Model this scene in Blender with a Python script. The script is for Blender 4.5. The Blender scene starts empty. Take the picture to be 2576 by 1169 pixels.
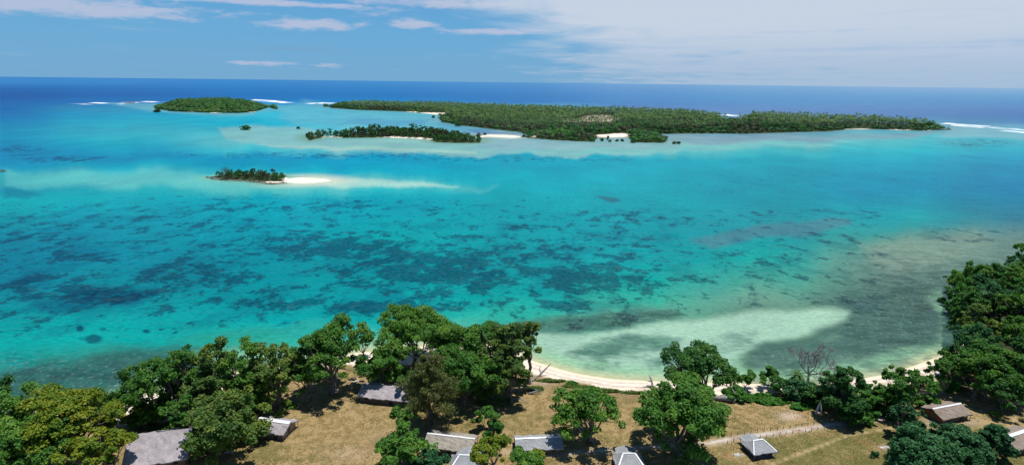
import bpy, math, random
import numpy as np
from mathutils import Vector, Matrix
R = math.radians
rng = np.random.default_rng(7)
random.seed(7)
SC = bpy.context.scene
COL = SC.collection

# ------------------------------------------------------------------ camera
CAMZ, PITCH, ROLL = 70.0, R(14.8), R(0.66)
F = 512 / math.tan(R(42))
fw = np.array([0, math.cos(PITCH), -math.sin(PITCH)])
up0 = np.array([0, math.sin(PITCH), math.cos(PITCH)])
rt0 = np.array([1.0, 0, 0])
rt = math.cos(ROLL) * rt0 + math.sin(ROLL) * up0
up = -math.sin(ROLL) * rt0 + math.cos(ROLL) * up0
cam = bpy.data.cameras.new('camera'); co = bpy.data.objects.new('camera', cam); COL.objects.link(co)
M = Matrix.Identity(4)
for i in range(3):
    M[i][0], M[i][1], M[i][2] = rt[i], up[i], -fw[i]
M[2][3] = CAMZ
co.matrix_world = M
cam.sensor_width = 36; cam.lens = 36 * F / 1024; cam.clip_start = 1; cam.clip_end = 300000
SC.camera = co
S = 1024 / 2576
def ray(dx, dy):
    return rt * ((dx * S - 512) / F) + up * (-(dy * S - 232) / F) + fw
def G(dx, dy, z=0.0):
    r = ray(dx, dy)
    t = (z - CAMZ) / r[2]
    return (r[0] * t, r[1] * t)
def P(x, y, z=0.0):
    v = np.stack([np.asarray(x, float), np.asarray(y, float), np.asarray(z, float) - CAMZ + 0 * np.asarray(x, float)], -1)
    d = v @ fw
    ok = d > 1
    d = np.where(ok, d, 1)
    return ((v @ rt) / d * F + 512) / S, (-(v @ up) / d * F + 232) / S, ok
def Gs(pts, z=0.0):
    return np.array([G(a, b, z) for a, b in pts])

# ------------------------------------------------------------------ maths helpers
def lin(c):
    c = np.asarray(c, float) / 255
    return np.where(c < .04045, c / 12.92, ((c + .055) / 1.055) ** 2.4)
def sdf(poly, X, Y):
    """signed distance to a polygon, positive inside"""
    sh = X.shape; x = X.ravel(); y = Y.ravel()
    d = np.full(x.shape, 1e18); ins = np.zeros(x.shape, bool)
    n = len(poly)
    for i in range(n):
        ax, ay = poly[i]; bx, by = poly[(i + 1) % n]
        ex, ey = bx - ax, by - ay
        wx, wy = x - ax, y - ay
        t = np.clip((wx * ex + wy * ey) / (ex * ex + ey * ey + 1e-12), 0, 1)
        d = np.minimum(d, (wx - ex * t) ** 2 + (wy - ey * t) ** 2)
        c = ((ay <= y) & (by > y)) | ((by <= y) & (ay > y))
        with np.errstate(divide='ignore', invalid='ignore'):
            xi = ax + (y - ay) / (ey if abs(ey) > 1e-9 else 1e-9) * ex
        ins ^= c & (x < xi)
    d = np.sqrt(d)
    return np.where(ins, d, -d).reshape(sh)
def smooth(a, b, v):
    t = np.clip((v - a) / (b - a), 0, 1)
    return t * t * (3 - 2 * t)
_perm = np.random.default_rng(3).random((256, 256))
def vnoise(x, y):
    xi = np.floor(x).astype(int); yi = np.floor(y).astype(int)
    fx = x - xi; fy = y - yi
    fx = fx * fx * (3 - 2 * fx); fy = fy * fy * (3 - 2 * fy)
    g = lambda a, b: _perm[a & 255, b & 255]
    return (g(xi, yi) * (1 - fx) + g(xi + 1, yi) * fx) * (1 - fy) + (g(xi, yi + 1) * (1 - fx) + g(xi + 1, yi + 1) * fx) * fy
def fbm(x, y, o=4):
    s = 0; a = .5; t = 0
    for i in range(o):
        s = s + a * vnoise(x * 2 ** i + 17.3 * i, y * 2 ** i + 9.1 * i); t += a; a *= .55
    return s / t

# ------------------------------------------------------------------ mesh helpers
def npmesh(name, V, Fq, mats, attrs=None, fattrs=None, mi=None, smooth_=False):
    """V (n,3), Fq list of (m,k) int arrays"""
    me = bpy.data.meshes.new(name)
    V = np.asarray(V, np.float32)
    me.vertices.add(len(V)); me.vertices.foreach_set('co', V.ravel())
    Fq = [np.asarray(f, np.int32) for f in Fq if len(f)]
    lv = np.concatenate([f.ravel() for f in Fq])
    tot = np.concatenate([np.full(len(f), f.shape[1], np.int32) for f in Fq])
    st = np.concatenate([[0], np.cumsum(tot)[:-1]]).astype(np.int32)
    me.loops.add(len(lv)); me.loops.foreach_set('vertex_index', lv)
    me.polygons.add(len(tot)); me.polygons.foreach_set('loop_start', st)
    me.polygons.foreach_set('loop_total', tot)
    if mi is not None: me.polygons.foreach_set('material_index', np.asarray(mi, np.int32))
    me.polygons.foreach_set('use_smooth', np.full(len(tot), smooth_, bool))
    for m in (mats if isinstance(mats, (list, tuple)) else [mats]): me.materials.append(m)
    for dom, dct in (('POINT', attrs or {}), ('FACE', fattrs or {})):
        for k, a in dct.items():
            a = np.asarray(a, np.float32)
            if a.ndim == 2:
                at = me.attributes.new(k, 'FLOAT_COLOR', dom)
                if a.shape[1] == 3: a = np.concatenate([a, np.ones((len(a), 1), np.float32)], 1)
                at.data.foreach_set('color', a.ravel())
            else:
                at = me.attributes.new(k, 'FLOAT', dom); at.data.foreach_set('value', a)
    me.update(); me.validate()
    return me
def obj(name, me, parent=None, loc=(0, 0, 0), rz=0, sc=None):
    o = bpy.data.objects.new(name, me); COL.objects.link(o)
    o.location = loc; o.rotation_euler = (0, 0, rz)
    if sc is not None: o.scale = sc
    if parent: o.parent = parent
    return o
def tag(o, label=None, cat=None, group=None, kind=None):
    if label: o['label'] = label
    if cat: o['category'] = cat
    if group: o['group'] = group
    if kind: o['kind'] = kind
    return o
class MB:
    """collects shapes into one mesh"""
    def __init__(s): s.V = []; s.F = {3: [], 4: []}; s.n = 0
    def add(s, V, Fs):
        V = np.asarray(V, float).reshape(-1, 3)
        for f in Fs: s.F.setdefault(len(f), []).append([i + s.n for i in f])
        s.V.append(V); s.n += len(V)
    def addnp(s, V, Q):
        s.V.append(V); s.F[4].extend((Q + s.n).tolist()); s.n += len(V)
    def box(s, c, d, rz=0, tilt=None):
        x, y, z = [k / 2 for k in d]
        V = np.array([[i * x, j * y, k * z] for i in (-1, 1) for j in (-1, 1) for k in (-1, 1)])
        if tilt is not None:
            V = V @ np.array(Matrix.Rotation(tilt[0], 3, 'X') @ Matrix.Rotation(tilt[1], 3, 'Y')).T
        cs, sn = math.cos(rz), math.sin(rz)
        V = np.stack([V[:, 0] * cs - V[:, 1] * sn, V[:, 0] * sn + V[:, 1] * cs, V[:, 2]], -1) + np.array(c)
        s.add(V, [(0, 1, 3, 2), (4, 6, 7, 5), (0, 4, 5, 1), (2, 3, 7, 6), (0, 2, 6, 4), (1, 5, 7, 3)])
    def tube(s, pts, rad, k=6):
        V, Q = tube(pts, rad, k); s.addnp(V, Q)
    def build(s, name, mat, parent=None, smooth_=False, **kw):
        me = npmesh(name, np.concatenate(s.V), [np.array(f) for f in s.F.values() if len(f)], mat, smooth_=smooth_)
        return obj(name, me, parent, **kw)
def tube(pts, rad, k=6):
    pts = np.asarray(pts, float); n = len(pts)
    rad = np.broadcast_to(np.asarray(rad, float), (n,))
    T = np.gradient(pts, axis=0); T /= np.linalg.norm(T, axis=1)[:, None] + 1e-9
    ref = np.array([1.0, 0, 0]) if abs(T[:, 0]).mean() < .7 else np.array([0, 1.0, 0])
    A = np.cross(T, ref); A /= np.linalg.norm(A, axis=1)[:, None] + 1e-9
    B = np.cross(T, A)
    th = np.arange(k) / k * 2 * math.pi
    V = pts[:, None, :] + rad[:, None, None] * (A[:, None, :] * np.cos(th)[None, :, None] + B[:, None, :] * np.sin(th)[None, :, None])
    i = np.arange(n - 1)[:, None] * k; j = np.arange(k)[None, :]; j2 = (j + 1) % k
    Q = np.stack([i + j, i + j2, i + k + j2, i + k + j], -1).reshape(-1, 4)
    return V.reshape(-1, 3), Q

# ------------------------------------------------------------------ node helpers
def newmat(name):
    m = bpy.data.materials.new(name); m.use_nodes = True
    nt = m.node_tree; b = nt.nodes['Principled BSDF']
    return m, nt, b
class N:
    def __init__(s, nt): s.nt = nt
    def n(s, t, **k):
        x = s.nt.nodes.new(t)
        for a, v in k.items(): setattr(x, a, v)
        return x
    def put(s, i, v):
        if isinstance(v, bpy.types.NodeSocket): s.nt.links.new(v, i)
        elif v is not None:
            try: i.default_value = v
            except Exception: i.default_value = (*v, 1) if len(v) == 3 else v
    def m(s, op, a, b=None, c=None, clamp=False):
        x = s.n('ShaderNodeMath', operation=op, use_clamp=clamp)
        s.put(x.inputs[0], a); s.put(x.inputs[1], b); s.put(x.inputs[2], c)
        return x.outputs[0]
    def mix(s, f, a, b, bt='MIX'):
        x = s.n('ShaderNodeMix', data_type='RGBA', blend_type=bt)
        s.put(x.inputs[0], f); s.put(x.inputs[6], a); s.put(x.inputs[7], b)
        return x.outputs[2]
    def noise(s, vec, scale, detail=3, rough=.5, dist=0, out=0):
        x = s.n('ShaderNodeTexNoise'); s.put(x.inputs['Vector'], vec)
        x.inputs['Scale'].default_value = scale; x.inputs['Detail'].default_value = detail
        x.inputs['Roughness'].default_value = rough; x.inputs['Distortion'].default_value = dist
        return x.outputs[out]
    def mr(s, v, a, b, c=0, d=1, smoothstep=True):
        x = s.n('ShaderNodeMapRange'); x.interpolation_type = 'SMOOTHSTEP' if smoothstep else 'LINEAR'
        s.put(x.inputs[0], v); s.put(x.inputs[1], a); s.put(x.inputs[2], b); s.put(x.inputs[3], c); s.put(x.inputs[4], d)
        return x.outputs[0]
    def attr(s, name, out='Fac'):
        x = s.n('ShaderNodeAttribute', attribute_name=name); return x.outputs[out]
    def mapping(s, vec, scale=(1, 1, 1), rot=(0, 0, 0), loc=(0, 0, 0)):
        x = s.n('ShaderNodeMapping'); s.put(x.inputs[0], vec)
        x.inputs['Scale'].default_value = scale; x.inputs['Rotation'].default_value = rot; x.inputs['Location'].default_value = loc
        return x.outputs[0]
    def bump(s, h, st=.5, dist=1, nrm=None):
        x = s.n('ShaderNodeBump'); s.put(x.inputs['Height'], h); x.inputs['Strength'].default_value = st
        x.inputs['Distance'].default_value = dist
        if nrm is not None: s.put(x.inputs['Normal'], nrm)
        return x.outputs[0]
    def pos(s): return s.n('ShaderNodeNewGeometry').outputs['Position']
    def obj(s): return s.n('ShaderNodeTexCoord').outputs['Object']

# ------------------------------------------------------------------ light and sky
SUN_EL, SUN_AZ = R(79), R(62)          # azimuth measured from +Y towards +X
sd = Vector((math.sin(SUN_AZ) * math.cos(SUN_EL), math.cos(SUN_AZ) * math.cos(SUN_EL), math.sin(SUN_EL)))
sl = bpy.data.lights.new('sun', 'SUN'); sl.energy = 4.7; sl.angle = R(.5); sl.color = (1, .965, .9)
so = bpy.data.objects.new('sun', sl); COL.objects.link(so)
so.rotation_euler = sd.to_track_quat('Z', 'Y').to_euler()
W = bpy.data.worlds.new('World'); SC.world = W; W.use_nodes = True
nt = W.node_tree; n = N(nt)
bg = nt.nodes['Background']
sky = n.n('ShaderNodeTexSky', sky_type='NISHITA'); sky.sun_disc = False
sky.sun_elevation = SUN_EL; sky.sun_rotation = SUN_AZ
sky.altitude = 70; sky.air_density = 1.0; sky.dust_density = .3; sky.ozone_density = 2.0
SKYS = .081
bg.inputs[1].default_value = SKYS
d = n.n('ShaderNodeTexCoord').outputs['Generated']
sp = n.n('ShaderNodeSeparateXYZ'); n.put(sp.inputs[0], d)
dx, dy, dz = sp.outputs
# tropical air: the low sky is tinted a clear azure, strongest away from the cloud veil
az = n.m('ARCTAN2', dx, dy)
el = n.m('ARCSINE', dz)
zz = n.m('MAXIMUM', dz, 0.0)
den = n.m('ADD', zz, .035)
cb = n.n('ShaderNodeCombineXYZ'); n.put(cb.inputs[0], n.m('DIVIDE', dx, den)); n.put(cb.inputs[1], n.m('DIVIDE', dy, den))
pl = cb.outputs[0]
wisp = n.noise(n.mapping(pl, (.8, .55, 1), (0, 0, .2)), .9, 6, .58, .4)
big = n.noise(n.mapping(pl, (.35, .28, 1), (0, 0, .15), (3.3, 1.1, 0)), .5, 4, .5, .2)
def ellipse(d0, d1, r0, r1):
    r = ray((d0), (d1)); r = r / np.linalg.norm(r)
    a0 = math.atan2(r[0], r[1]); e0 = math.asin(r[2])
    u = n.m('DIVIDE', n.m('SUBTRACT', az, a0), r0 * S / F); v = n.m('DIVIDE', n.m('SUBTRACT', el, e0), r1 * S / F)
    q = n.m('ADD', n.m('MULTIPLY', u, u), n.m('MULTIPLY', v, v))
    return n.m('POWER', 2.718, n.m('MULTIPLY', q, -1.0))
# cloud veil thickens to the right and along the top
cov = n.mr(n.m('ADD', az, n.m('MULTIPLY', el, 1.2)), -.05, .36, 0, 1)
rtop = ray(1300, 60); etop = math.asin(rtop[2] / np.linalg.norm(rtop))
top = n.mr(el, etop - .01, etop + .05, 0, 1)
veil = n.m('ADD', n.m('MULTIPLY', cov, .95), n.m('MULTIPLY', top, .33))
veil = n.m('ADD', veil, n.m('MULTIPLY', n.m('SUBTRACT', wisp, .5), 1.5))
veil = n.m('ADD', veil, n.m('MULTIPLY', n.m('SUBTRACT', big, .5), .8))
veil = n.m('MULTIPLY', n.mr(veil, .10, .98, 0, .93), n.mr(el, .17, .32, 1, 0))
def esum(lst):
    s_ = None
    for (a, b, c, e, w) in lst:
        g = n.m('MULTIPLY', ellipse(a, b, c, e), w); s_ = g if s_ is None else n.m('MAXIMUM', s_, g)
    return s_
fine = n.noise(n.mapping(d, (22, 22, 110)), 1.0, 6, .62, .3)
puffs = esum([(790, 62, 130, 14, .95), (1035, 58, 70, 17, .8), (660, 158, 90, 7, .75), (840, 163, 40, 8, .6), (525, 160, 18, 5, .5), (340, 38, 150, 12, .6),
              (120, 12, 330, 22, .95), (620, 3, 380, 9, .9), (1100, 10, 260, 15, .8), (1230, 78, 170, 11, .8), (1420, 55, 120, 12, .6), (1180, 45, 60, 10, .5), (930, 38, 60, 9, .5)])
puff = n.mr(n.m('ADD', puffs, n.m('MULTIPLY', n.m('SUBTRACT', fine, .5), 1.5)), .28, .85, 0, .85)
greys = esum([(760, 122, 130, 7, .8), (1500, 78, 160, 7, .5), (560, 97, 60, 4, .4), (1850, 105, 60, 10, .5), (2150, 128, 200, 6, .5)])
grey = n.mr(n.m('ADD', greys, n.m('MULTIPLY', n.m('SUBTRACT', fine, .5), 1.2)), .3, .9, 0, .5)
tint = n.n('ShaderNodeValToRGB'); n.put(tint.inputs[0], n.m('MULTIPLY', zz, 4.0))
E = tint.color_ramp.elements
E[0].position = 0; E[0].color = (.155, .39, .645, 1); E[1].position = .6; E[1].color = (.085, .335, .66, 1)
e = E.new(.30); e.color = (.13, .395, .68, 1)
e = E.new(1.0); e.color = (.06, .16, .38, 1)
tc = n.mix(1.0, tint.outputs[0], (10, 10, 10, 1), 'MULTIPLY')
skc = n.mix(.06, tc, sky.outputs[0])
c1 = n.mix(grey, skc, (2.0, 3.6, 5.6, 1))
c2 = n.mix(puff, c1, (4.9, 5.5, 7.2, 1))
vc = n.mix(n.mr(el, 0, .10, 0, 1), (4.0, 5.3, 7.0, 1), (6.0, 6.7, 7.8, 1))
c3 = n.mix(veil, c2, vc)
gr2 = esum([(2230, 122, 330, 6, .8), (1700, 120, 170, 5, .6), (2420, 106, 170, 5, .6), (2080, 78, 240, 5, .5), (1500, 100, 200, 6, .6), (2350, 40, 260, 8, .4)])
gr2 = n.mr(n.m('ADD', gr2, n.m('MULTIPLY', n.m('SUBTRACT', fine, .5), 1.3)), .25, .9, 0, .5)
c3 = n.mix(n.m('MULTIPLY', gr2, veil), c3, (3.3, 5.0, 7.2, 1))
n.put(bg.inputs[0], c3)
SC.view_settings.view_transform = 'Standard'; SC.view_settings.look = 'None'
SC.view_settings.exposure = .3; SC.view_settings.gamma = 1
try: SC.cycles.max_bounces = 6; SC.cycles.transparent_max_bounces = 8
except Exception: pass

# ------------------------------------------------------------------ water
KW = 1.66
exec_water = True
TX = [0, 320, 640, 960, 1288, 1610, 1930, 2250, 2576]
TAB = [  # sea colours with the sky's reflection included, palest far off to the right
 (205, [(32,124,192),(32,124,194),(34,126,194),(44,132,196),(54,137,197),(88,152,202),(113,167,206),(126,174,208),(128,174,208)]),
 (222, [(0,90,164),(4,102,174),(19,114,184),(29,120,186),(42,124,189),(76,142,196),(96,154,200),(113,162,204),(120,167,206)]),
 (240, [(0,80,154),(0,90,164),(9,104,176),(16,110,180),(26,114,182),(58,132,190),(76,144,194),(86,150,196),(90,152,198)]),
 (255, [(0,90,162),(0,107,174),(0,117,184),(0,127,189),(19,110,179),(53,127,186),(70,140,192),(76,142,192),(73,140,192)]),
 (272, [(0,98,165),(40,145,180),(55,180,205),(65,180,200),(80,170,195),(70,120,180),(85,132,185),(85,132,184),(78,128,182)]),
 (290, [(0,112,170),(10,155,188),(45,185,205),(85,185,200),(100,180,195),(100,170,190),(85,130,180),(75,125,180),(65,118,175)]),
 (308, [(0,125,172),(30,170,190),(0,170,196),(85,180,198),(85,150,185),(100,165,185),(90,150,180),(80,150,180),(70,130,178)]),
 (325, [(0,138,175),(45,165,185),(60,180,195),(105,190,200),(90,150,185),(110,160,185),(100,155,180),(95,170,185),(110,175,192)]),
 (342, [(0,140,178),(40,175,190),(95,188,195),(120,188,190),(150,185,190),(150,185,185),(125,160,175),(90,190,195),(45,180,198)]),
 (358, [(0,138,178),(0,165,185),(100,190,195),(140,192,185),(130,188,190),(140,190,188),(115,185,185),(70,185,192),(60,175,190)]),
 (375, [(0,135,178),(0,155,185),(60,185,195),(110,188,188),(110,188,192),(100,190,190),(60,185,190),(30,180,192),(30,170,190)]),
 (395, [(0,135,178),(0,138,178),(0,145,182),(0,150,185),(0,165,188),(0,168,186),(0,165,182),(10,168,190),(10,158,188)]),
 (415, [(0,145,180),(0,165,185),(0,150,180),(0,152,182),(0,160,182),(0,162,180),(0,158,178),(0,158,182),(0,145,180)]),
 (435, [(40,165,175),(80,185,190),(20,175,188),(0,165,185),(0,162,180),(0,162,178),(0,155,175),(0,150,178),(0,135,172)]),
 (455, [(50,165,172),(90,190,188),(120,200,190),(40,180,188),(0,168,182),(0,160,176),(0,152,172),(0,145,175),(0,132,172)]),
 (478, [(10,145,165),(20,170,178),(70,185,182),(40,180,185),(0,165,178),(0,160,172),(0,150,168),(0,140,170),(0,128,168)]),
 (500, [(0,170,175),(0,168,178),(0,162,178),(0,158,172),(0,162,172),(0,158,168),(0,150,165),(0,145,168),(0,128,162)]),
 (550, [(0,145,160),(0,150,168),(0,152,168),(0,155,165),(0,158,168),(0,152,162),(20,150,160),(10,160,165),(40,125,145)]),
 (600, [(0,130,152),(0,142,160),(0,148,162),(0,158,160),(0,152,160),(0,150,158),(0,155,158),(60,150,138),(105,138,128)]),
 (650, [(0,118,142),(0,132,152),(0,138,152),(0,145,150),(0,150,155),(0,155,158),(10,165,155),(110,150,132),(110,140,125)]),
 (700, [(0,120,142),(0,138,150),(0,140,150),(0,145,148),(0,152,155),(0,165,155),(70,165,145),(95,130,115),(90,118,108)]),
 (750, [(0,140,150),(0,142,150),(0,145,150),(0,145,150),(0,160,155),(50,172,148),(110,160,138),(65,98,92),(80,108,98)]),
 (800, [(0,155,155),(0,158,158),(0,152,155),(0,160,155),(40,172,152),(110,160,138),(85,120,102),(55,88,80),(60,90,82)]),
 (850, [(0,162,158),(0,162,158),(30,162,145),(80,175,150),(100,165,145),(110,170,145),(90,135,115),(50,82,72),(50,78,70)]),
 (900, [(0,150,142),(50,140,120),(60,135,115),(90,180,155),(150,205,175),(150,200,165),(50,88,75),(48,80,70),(50,78,70)]),
 (950, [(45,120,108),(45,105,92),(90,150,125),(150,205,175),(165,205,165),(185,205,160),(110,160,120),(90,150,115),(80,140,110)]),
 (1000, [(65,120,105),(80,150,125),(160,210,180),(190,210,175),(200,200,160),(200,205,160),(180,205,160),(140,190,140),(140,180,140)]),
]
def table(px, py):
    ys = np.array([r[0] for r in TAB], float); T = lin(np.array([r[1] for r in TAB]))
    tx = np.array(TX, float)
    px = np.clip(px, tx[0], tx[-1] - 1e-3); py = np.clip(py, ys[0], ys[-1] - 1e-3)
    i = np.clip(np.searchsorted(tx, px, side='right') - 1, 0, len(tx) - 2)
    j = np.clip(np.searchsorted(ys, py, side='right') - 1, 0, len(ys) - 2)
    u = ((px - tx[i]) / (tx[i + 1] - tx[i])); v = ((py - ys[j]) / (ys[j + 1] - ys[j]))
    u = (u * u * (3 - 2 * u))[:, None]; v = v[:, None]
    return (T[j, i] * (1 - u) + T[j, i + 1] * u) * (1 - v) + (T[j + 1, i] * (1 - u) + T[j + 1, i + 1] * u) * v

SHORE_D = [(-700,1400),(-700,1120),(-200,1075),(60,1035),(200,1015),(300,1004),(400,985),(500,958),(560,940),(700,922),(830,897),(900,886),(980,878),(1100,866),(1200,862),(1290,876),
           (1339,906),(1390,922),(1441,936),(1490,945),(1543,952),(1628,957),(1700,960),(1800,962),(1900,964),(1990,966),(2060,965),(2120,957),(2170,950),(2230,940),(2290,922),(2340,903),
           (2395,886),(2425,864),(2434,835),(2438,812),(2418,785),(2406,762),(2412,745),(2440,726),(2490,705),(2556,686),(2650,655),(2800,640),(3200,620),(3600,620),(3600,1400)]
SHORE = Gs(SHORE_D)
GRASS_D = [(-700,1400),(-700,1190),(-200,1130),(60,1085),(200,1065),(300,1070),(380,1075),(440,1060),(520,1000),(600,965),(700,945),(830,917),(880,915),(930,925),(1000,920),(1100,915),(1200,915),(1290,925),
           (1338,938),(1390,948),(1441,957),(1526,972),(1628,977),(1700,985),(1800,990),(1900,985),(1990,985),(2060,985),(2120,985),(2180,980),(2240,975),(2300,965),(2350,950),
           (2395,920),(2440,880),(2440,835),(2440,812),(2410,785),(2398,762),(2405,742),(2440,725),(2490,705),(2560,690),(2650,670),(2800,650),(3200,630),(3600,630),(3600,1400)]
GRASSP = Gs(GRASS_D, 1.2)

ISL_A = Gs([(388,270),(425,279),(470,281),(520,283),(600,284),(640,281),(668,272),(690,265)]).tolist() + Gs([(700,267),(660,256),(600,252),(500,252),(420,253),(395,258)], 9).tolist()
ISL_B = Gs([(813,262),(832,271),(902,276),(1014,280),(1075,285),(1132,292),(1101,294),(1113,307),(1172,316),(1230,323),(1312,333),(1355,338),(1307,342),(1333,347),(1392,352),(1462,355.5),(1497,356.5),(1503,346.5),
              (1579,345),(1582,350),(1592,357.5),(1673,359),(1680,350),(1652,341),(1661,337),(1720,335),(1878,336),(1960,333),(2078,330),(2138,324),(2227,325),(2316,328.5),(2389,325.5),(2387,312)]).tolist() + \
        Gs([(2384,308),(2316,297),(2138,289),(2000,284),(1885,280),(1856,290),(1828,290),(1815,283),(1720,274),(1509,268),(1274,262),(1100,256),(902,253),(815,257)], 12).tolist()
ISL_C = Gs([(768,340),(808,343),(850,345),(883,346),(972,345),(1030,347),(1079,350),(1098,357),(1150,359),(1207,358),(1212,349),(1204,343)]).tolist() + Gs([(1196,336),(1113,325),(1043,320),(888,322),(818,328),(775,336)], 8).tolist()
ISL_D = Gs([(520,446),(545,450),(570,453),(600,453.5),(640,456.5),(665,460),(687,461.5),(712,459),(722,455),(724,447),(700,440),(640,438),(570,439),(535,443)]).tolist()
BAR_D = Gs([(712,448),(750,446),(790,447),(822,450),(835,454),(800,458),(760,459.5),(715,459)]).tolist()
BAR_C = Gs([(1203,341),(1230,338.5),(1270,339),(1300,341),(1312,344),(1290,346),(1260,343.5),(1225,343),(1205,344)]).tolist()

def blend(C, m, col):
    m = np.clip(m, 0, 1)[:, None]
    return C * (1 - m) + lin(col) * m

def make_water():
    ang = np.concatenate([np.linspace(-180, -52, 40)[:-1], np.linspace(-52, 52, 680)[:-1], np.linspace(52, 180, 40)[:-1]])
    ang = np.radians(ang)
    rr = np.concatenate([[20], np.geomspace(60, 260, 250)[:-1], np.geomspace(260, 3000, 420)[:-1], np.geomspace(3000, 110000, 60)])
    A, RR = np.meshgrid(ang, rr)
    X = (np.sin(A) * RR).ravel(); Y = (np.cos(A) * RR).ravel()
    px, py, ok = P(X, Y)
    front = ok & (Y > 30)
    px = np.where(front, px, np.where(X > 0, 2576, 0)); py = np.where(front, py, 900)
    # wobble of zone borders by noise
    wob = fbm(X / 60, Y / 60, 4) - .5; wob2 = fbm(X / 25 + 40, Y / 50, 4) - .5
    dist = np.hypot(X, Y)
    sc = np.clip(dist / 300, .6, 6)
    wx = (fbm(X / (30 * sc) + 5, Y / (30 * sc), 6) - .5) * 1.5; wy = (fbm(X / (24 * sc) + 55, Y / (24 * sc) + 7, 6) - .5) * 1.5
    qx = px + wx * 90; qy = py + wy * np.clip((py - 205) * .16, 2, 34)
    C = table(qx, qy)
    sw = (py - 205) / 8.0
    streak = fbm(X / (80 * sc), Y / (26 * sc), 5) - .5
    C = C * (1 + (.34 * streak * smooth(250, 330, py))[:, None])
    def zone(pts, col, w, edge=1.0, noise=1.0, amt=1.0):
        nonlocal C
        s = sdf(np.array(pts, float), px + wx * 50 * noise, (py + wy * noise * np.clip((py - 205) * .16, 2, 30)) )
        # anisotropic picture of a flat sea: soft edge width w in survey units
        C = blend(C, smooth(-w, w, s) * amt, col)
    # shallow flats between the islands
    zone([(770,250),(830,262),(1010,282),(1110,300),(1100,312),(1010,312),(900,315),(760,312),(700,295),(720,270)], (105,178,196), 6, amt=.5)
    zone([(540,318),(760,318),(900,352),(1100,362),(1320,352),(1560,362),(1760,358),(1700,375),(1500,392),(1290,392),(1000,386),(760,372),(650,366),(560,345)], (135,188,186), 5, amt=.8)
    zone([(1205,350),(1300,346),(1450,362),(1700,364),(1650,372),(1400,372),(1300,380),(1230,372)], (140,180,190), 4, noise=.5, amt=.7)
    zone([(640,364),(800,366),(1000,372),(1200,378),(1200,384),(1000,380),(760,371)], (165,205,190), 3, noise=.5, amt=.7)
    zone([(1300,382),(1600,370),(1800,358),(2000,352),(2200,350),(2100,362),(1800,372),(1500,388)], (120,195,192), 5, noise=.8, amt=.6)
    zone([(1700,345),(1880,340),(2100,338),(2300,332),(2400,328),(2300,345),(2000,352),(1750,358)], (125,165,178), 4, noise=.7, amt=.8)
    zone([(2385,312),(2480,322),(2576,335),(2576,352),(2450,345),(2350,345),(2390,328)], (125,180,190), 4, noise=.5, amt=.8)
    zone([(1180,325),(1240,332),(1330,338),(1290,342),(1210,338)], (95,130,175), 3, noise=.4, amt=.85)
    zone([(420,283),(560,290),(640,290),(640,284),(520,284)], (115,175,185), 3, noise=.5, amt=.8)
    zone([(250,258),(395,260),(400,270),(420,281),(380,280),(320,268)], (95,165,185), 3, noise=.5, amt=.8)
    zone([(900,297),(1010,303),(1080,300),(1060,316),(940,318),(850,308)], (85,155,190), 4, noise=.7, amt=.6)
    # islet shoal and its long tail
    zone([(0,428),(150,432),(330,430),(500,436),(730,440),(900,440),(1050,452),(1180,462),(1270,470),(1200,476),(1000,476),(850,478),(720,484),(560,482),(420,470),(250,462),(0,470)], (95,192,188), 9, amt=.55, noise=1.4)
    zone([(720,448),(800,446),(900,450),(1040,458),(1150,467),(1000,472),(880,470),(780,464),(722,460)], (176,218,204), 6, noise=.7, amt=.85)
    zone([(0,470),(60,474),(110,484),(60,496),(0,496)], (0,128,150), 5, amt=.8)
    zone([(0,426),(12,427),(12,431),(0,432)], (30,60,70), 1.5, noise=.2)
    # sand lobe in the bay
    ds = -sdf(SHORE, X, Y)
    wsh = np.where(px < 2340, 1., 0.) * smooth(860, 900, py)
    C = blend(C, smooth(26, 6, ds) * wsh * smooth(250, 330, px) * .75, (158, 208, 168))
    zone([(1345,835),(1420,838),(1500,838),(1600,822),(1750,800),(1900,780),(2100,773),(2140,780),(2135,800),(2090,822),(2000,848),(1900,872),(1850,895),(1830,925),(1640,950),(1500,945),(1400,915),(1340,885)], (164,204,178), 12, noise=.5)
    zone([(1290,812),(1400,800),(1560,785),(1660,772),(1720,780),(1690,800),(1600,818),(1500,832),(1330,835)], (66, 120, 102), 11, noise=1.1, amt=.92)
    zone([(1450,880),(1500,868),(1560,852),(1640,852),(1700,862),(1690,880),(1600,888),(1545,905),(1500,905)], (84, 142, 118), 9, noise=1.1, amt=.8)
    zone([(1640,905),(1700,895),(1720,910),(1660,918)], (90,150,120), 7, noise=.8, amt=.7)
    zone([(1490,908),(1530,905),(1530,925),(1490,922)], (120,175,135), 6, noise=.8, amt=.7)
    zone([(1860,905),(1920,870),(2040,838),(2130,805),(2160,775),(2250,740),(2360,760),(2400,800),(2400,860),(2340,892),(2200,935),(2100,945),(1950,948),(1870,935)], (76, 112, 100), 14, noise=.9, amt=.82)
    zone([(2230,745),(2330,720),(2385,730),(2380,775),(2300,790)], (75,105,90), 14, noise=.7, amt=.8)
    zone([(2170,610),(2300,590),(2450,585),(2500,610),(2400,660),(2250,690),(2200,660)], (134,158,138), 24, noise=.8, amt=.72)
    zone([(2060,842),(2110,835),(2130,842),(2090,852)], (100,140,120), 5, noise=.8, amt=.8)
    zone([(1740,595),(1830,575),(1960,560),(2050,545),(2140,548),(2150,560),(2080,580),(1980,590),(1900,598),(1800,615)], (75,128,142), 8, noise=.9, amt=.75)
    zone([(1490,497),(1530,495),(1550,503),(1520,509)], (45,110,130), 3, noise=.8, amt=.8)
    # weed bed off the left beach
    zone([(0,925),(100,915),(180,900),(330,870),(450,862),(500,870),(420,900),(340,930),(300,985),(200,1000),(0,1040)], (42,102,94), 20, noise=1.4, amt=.85)
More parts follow.
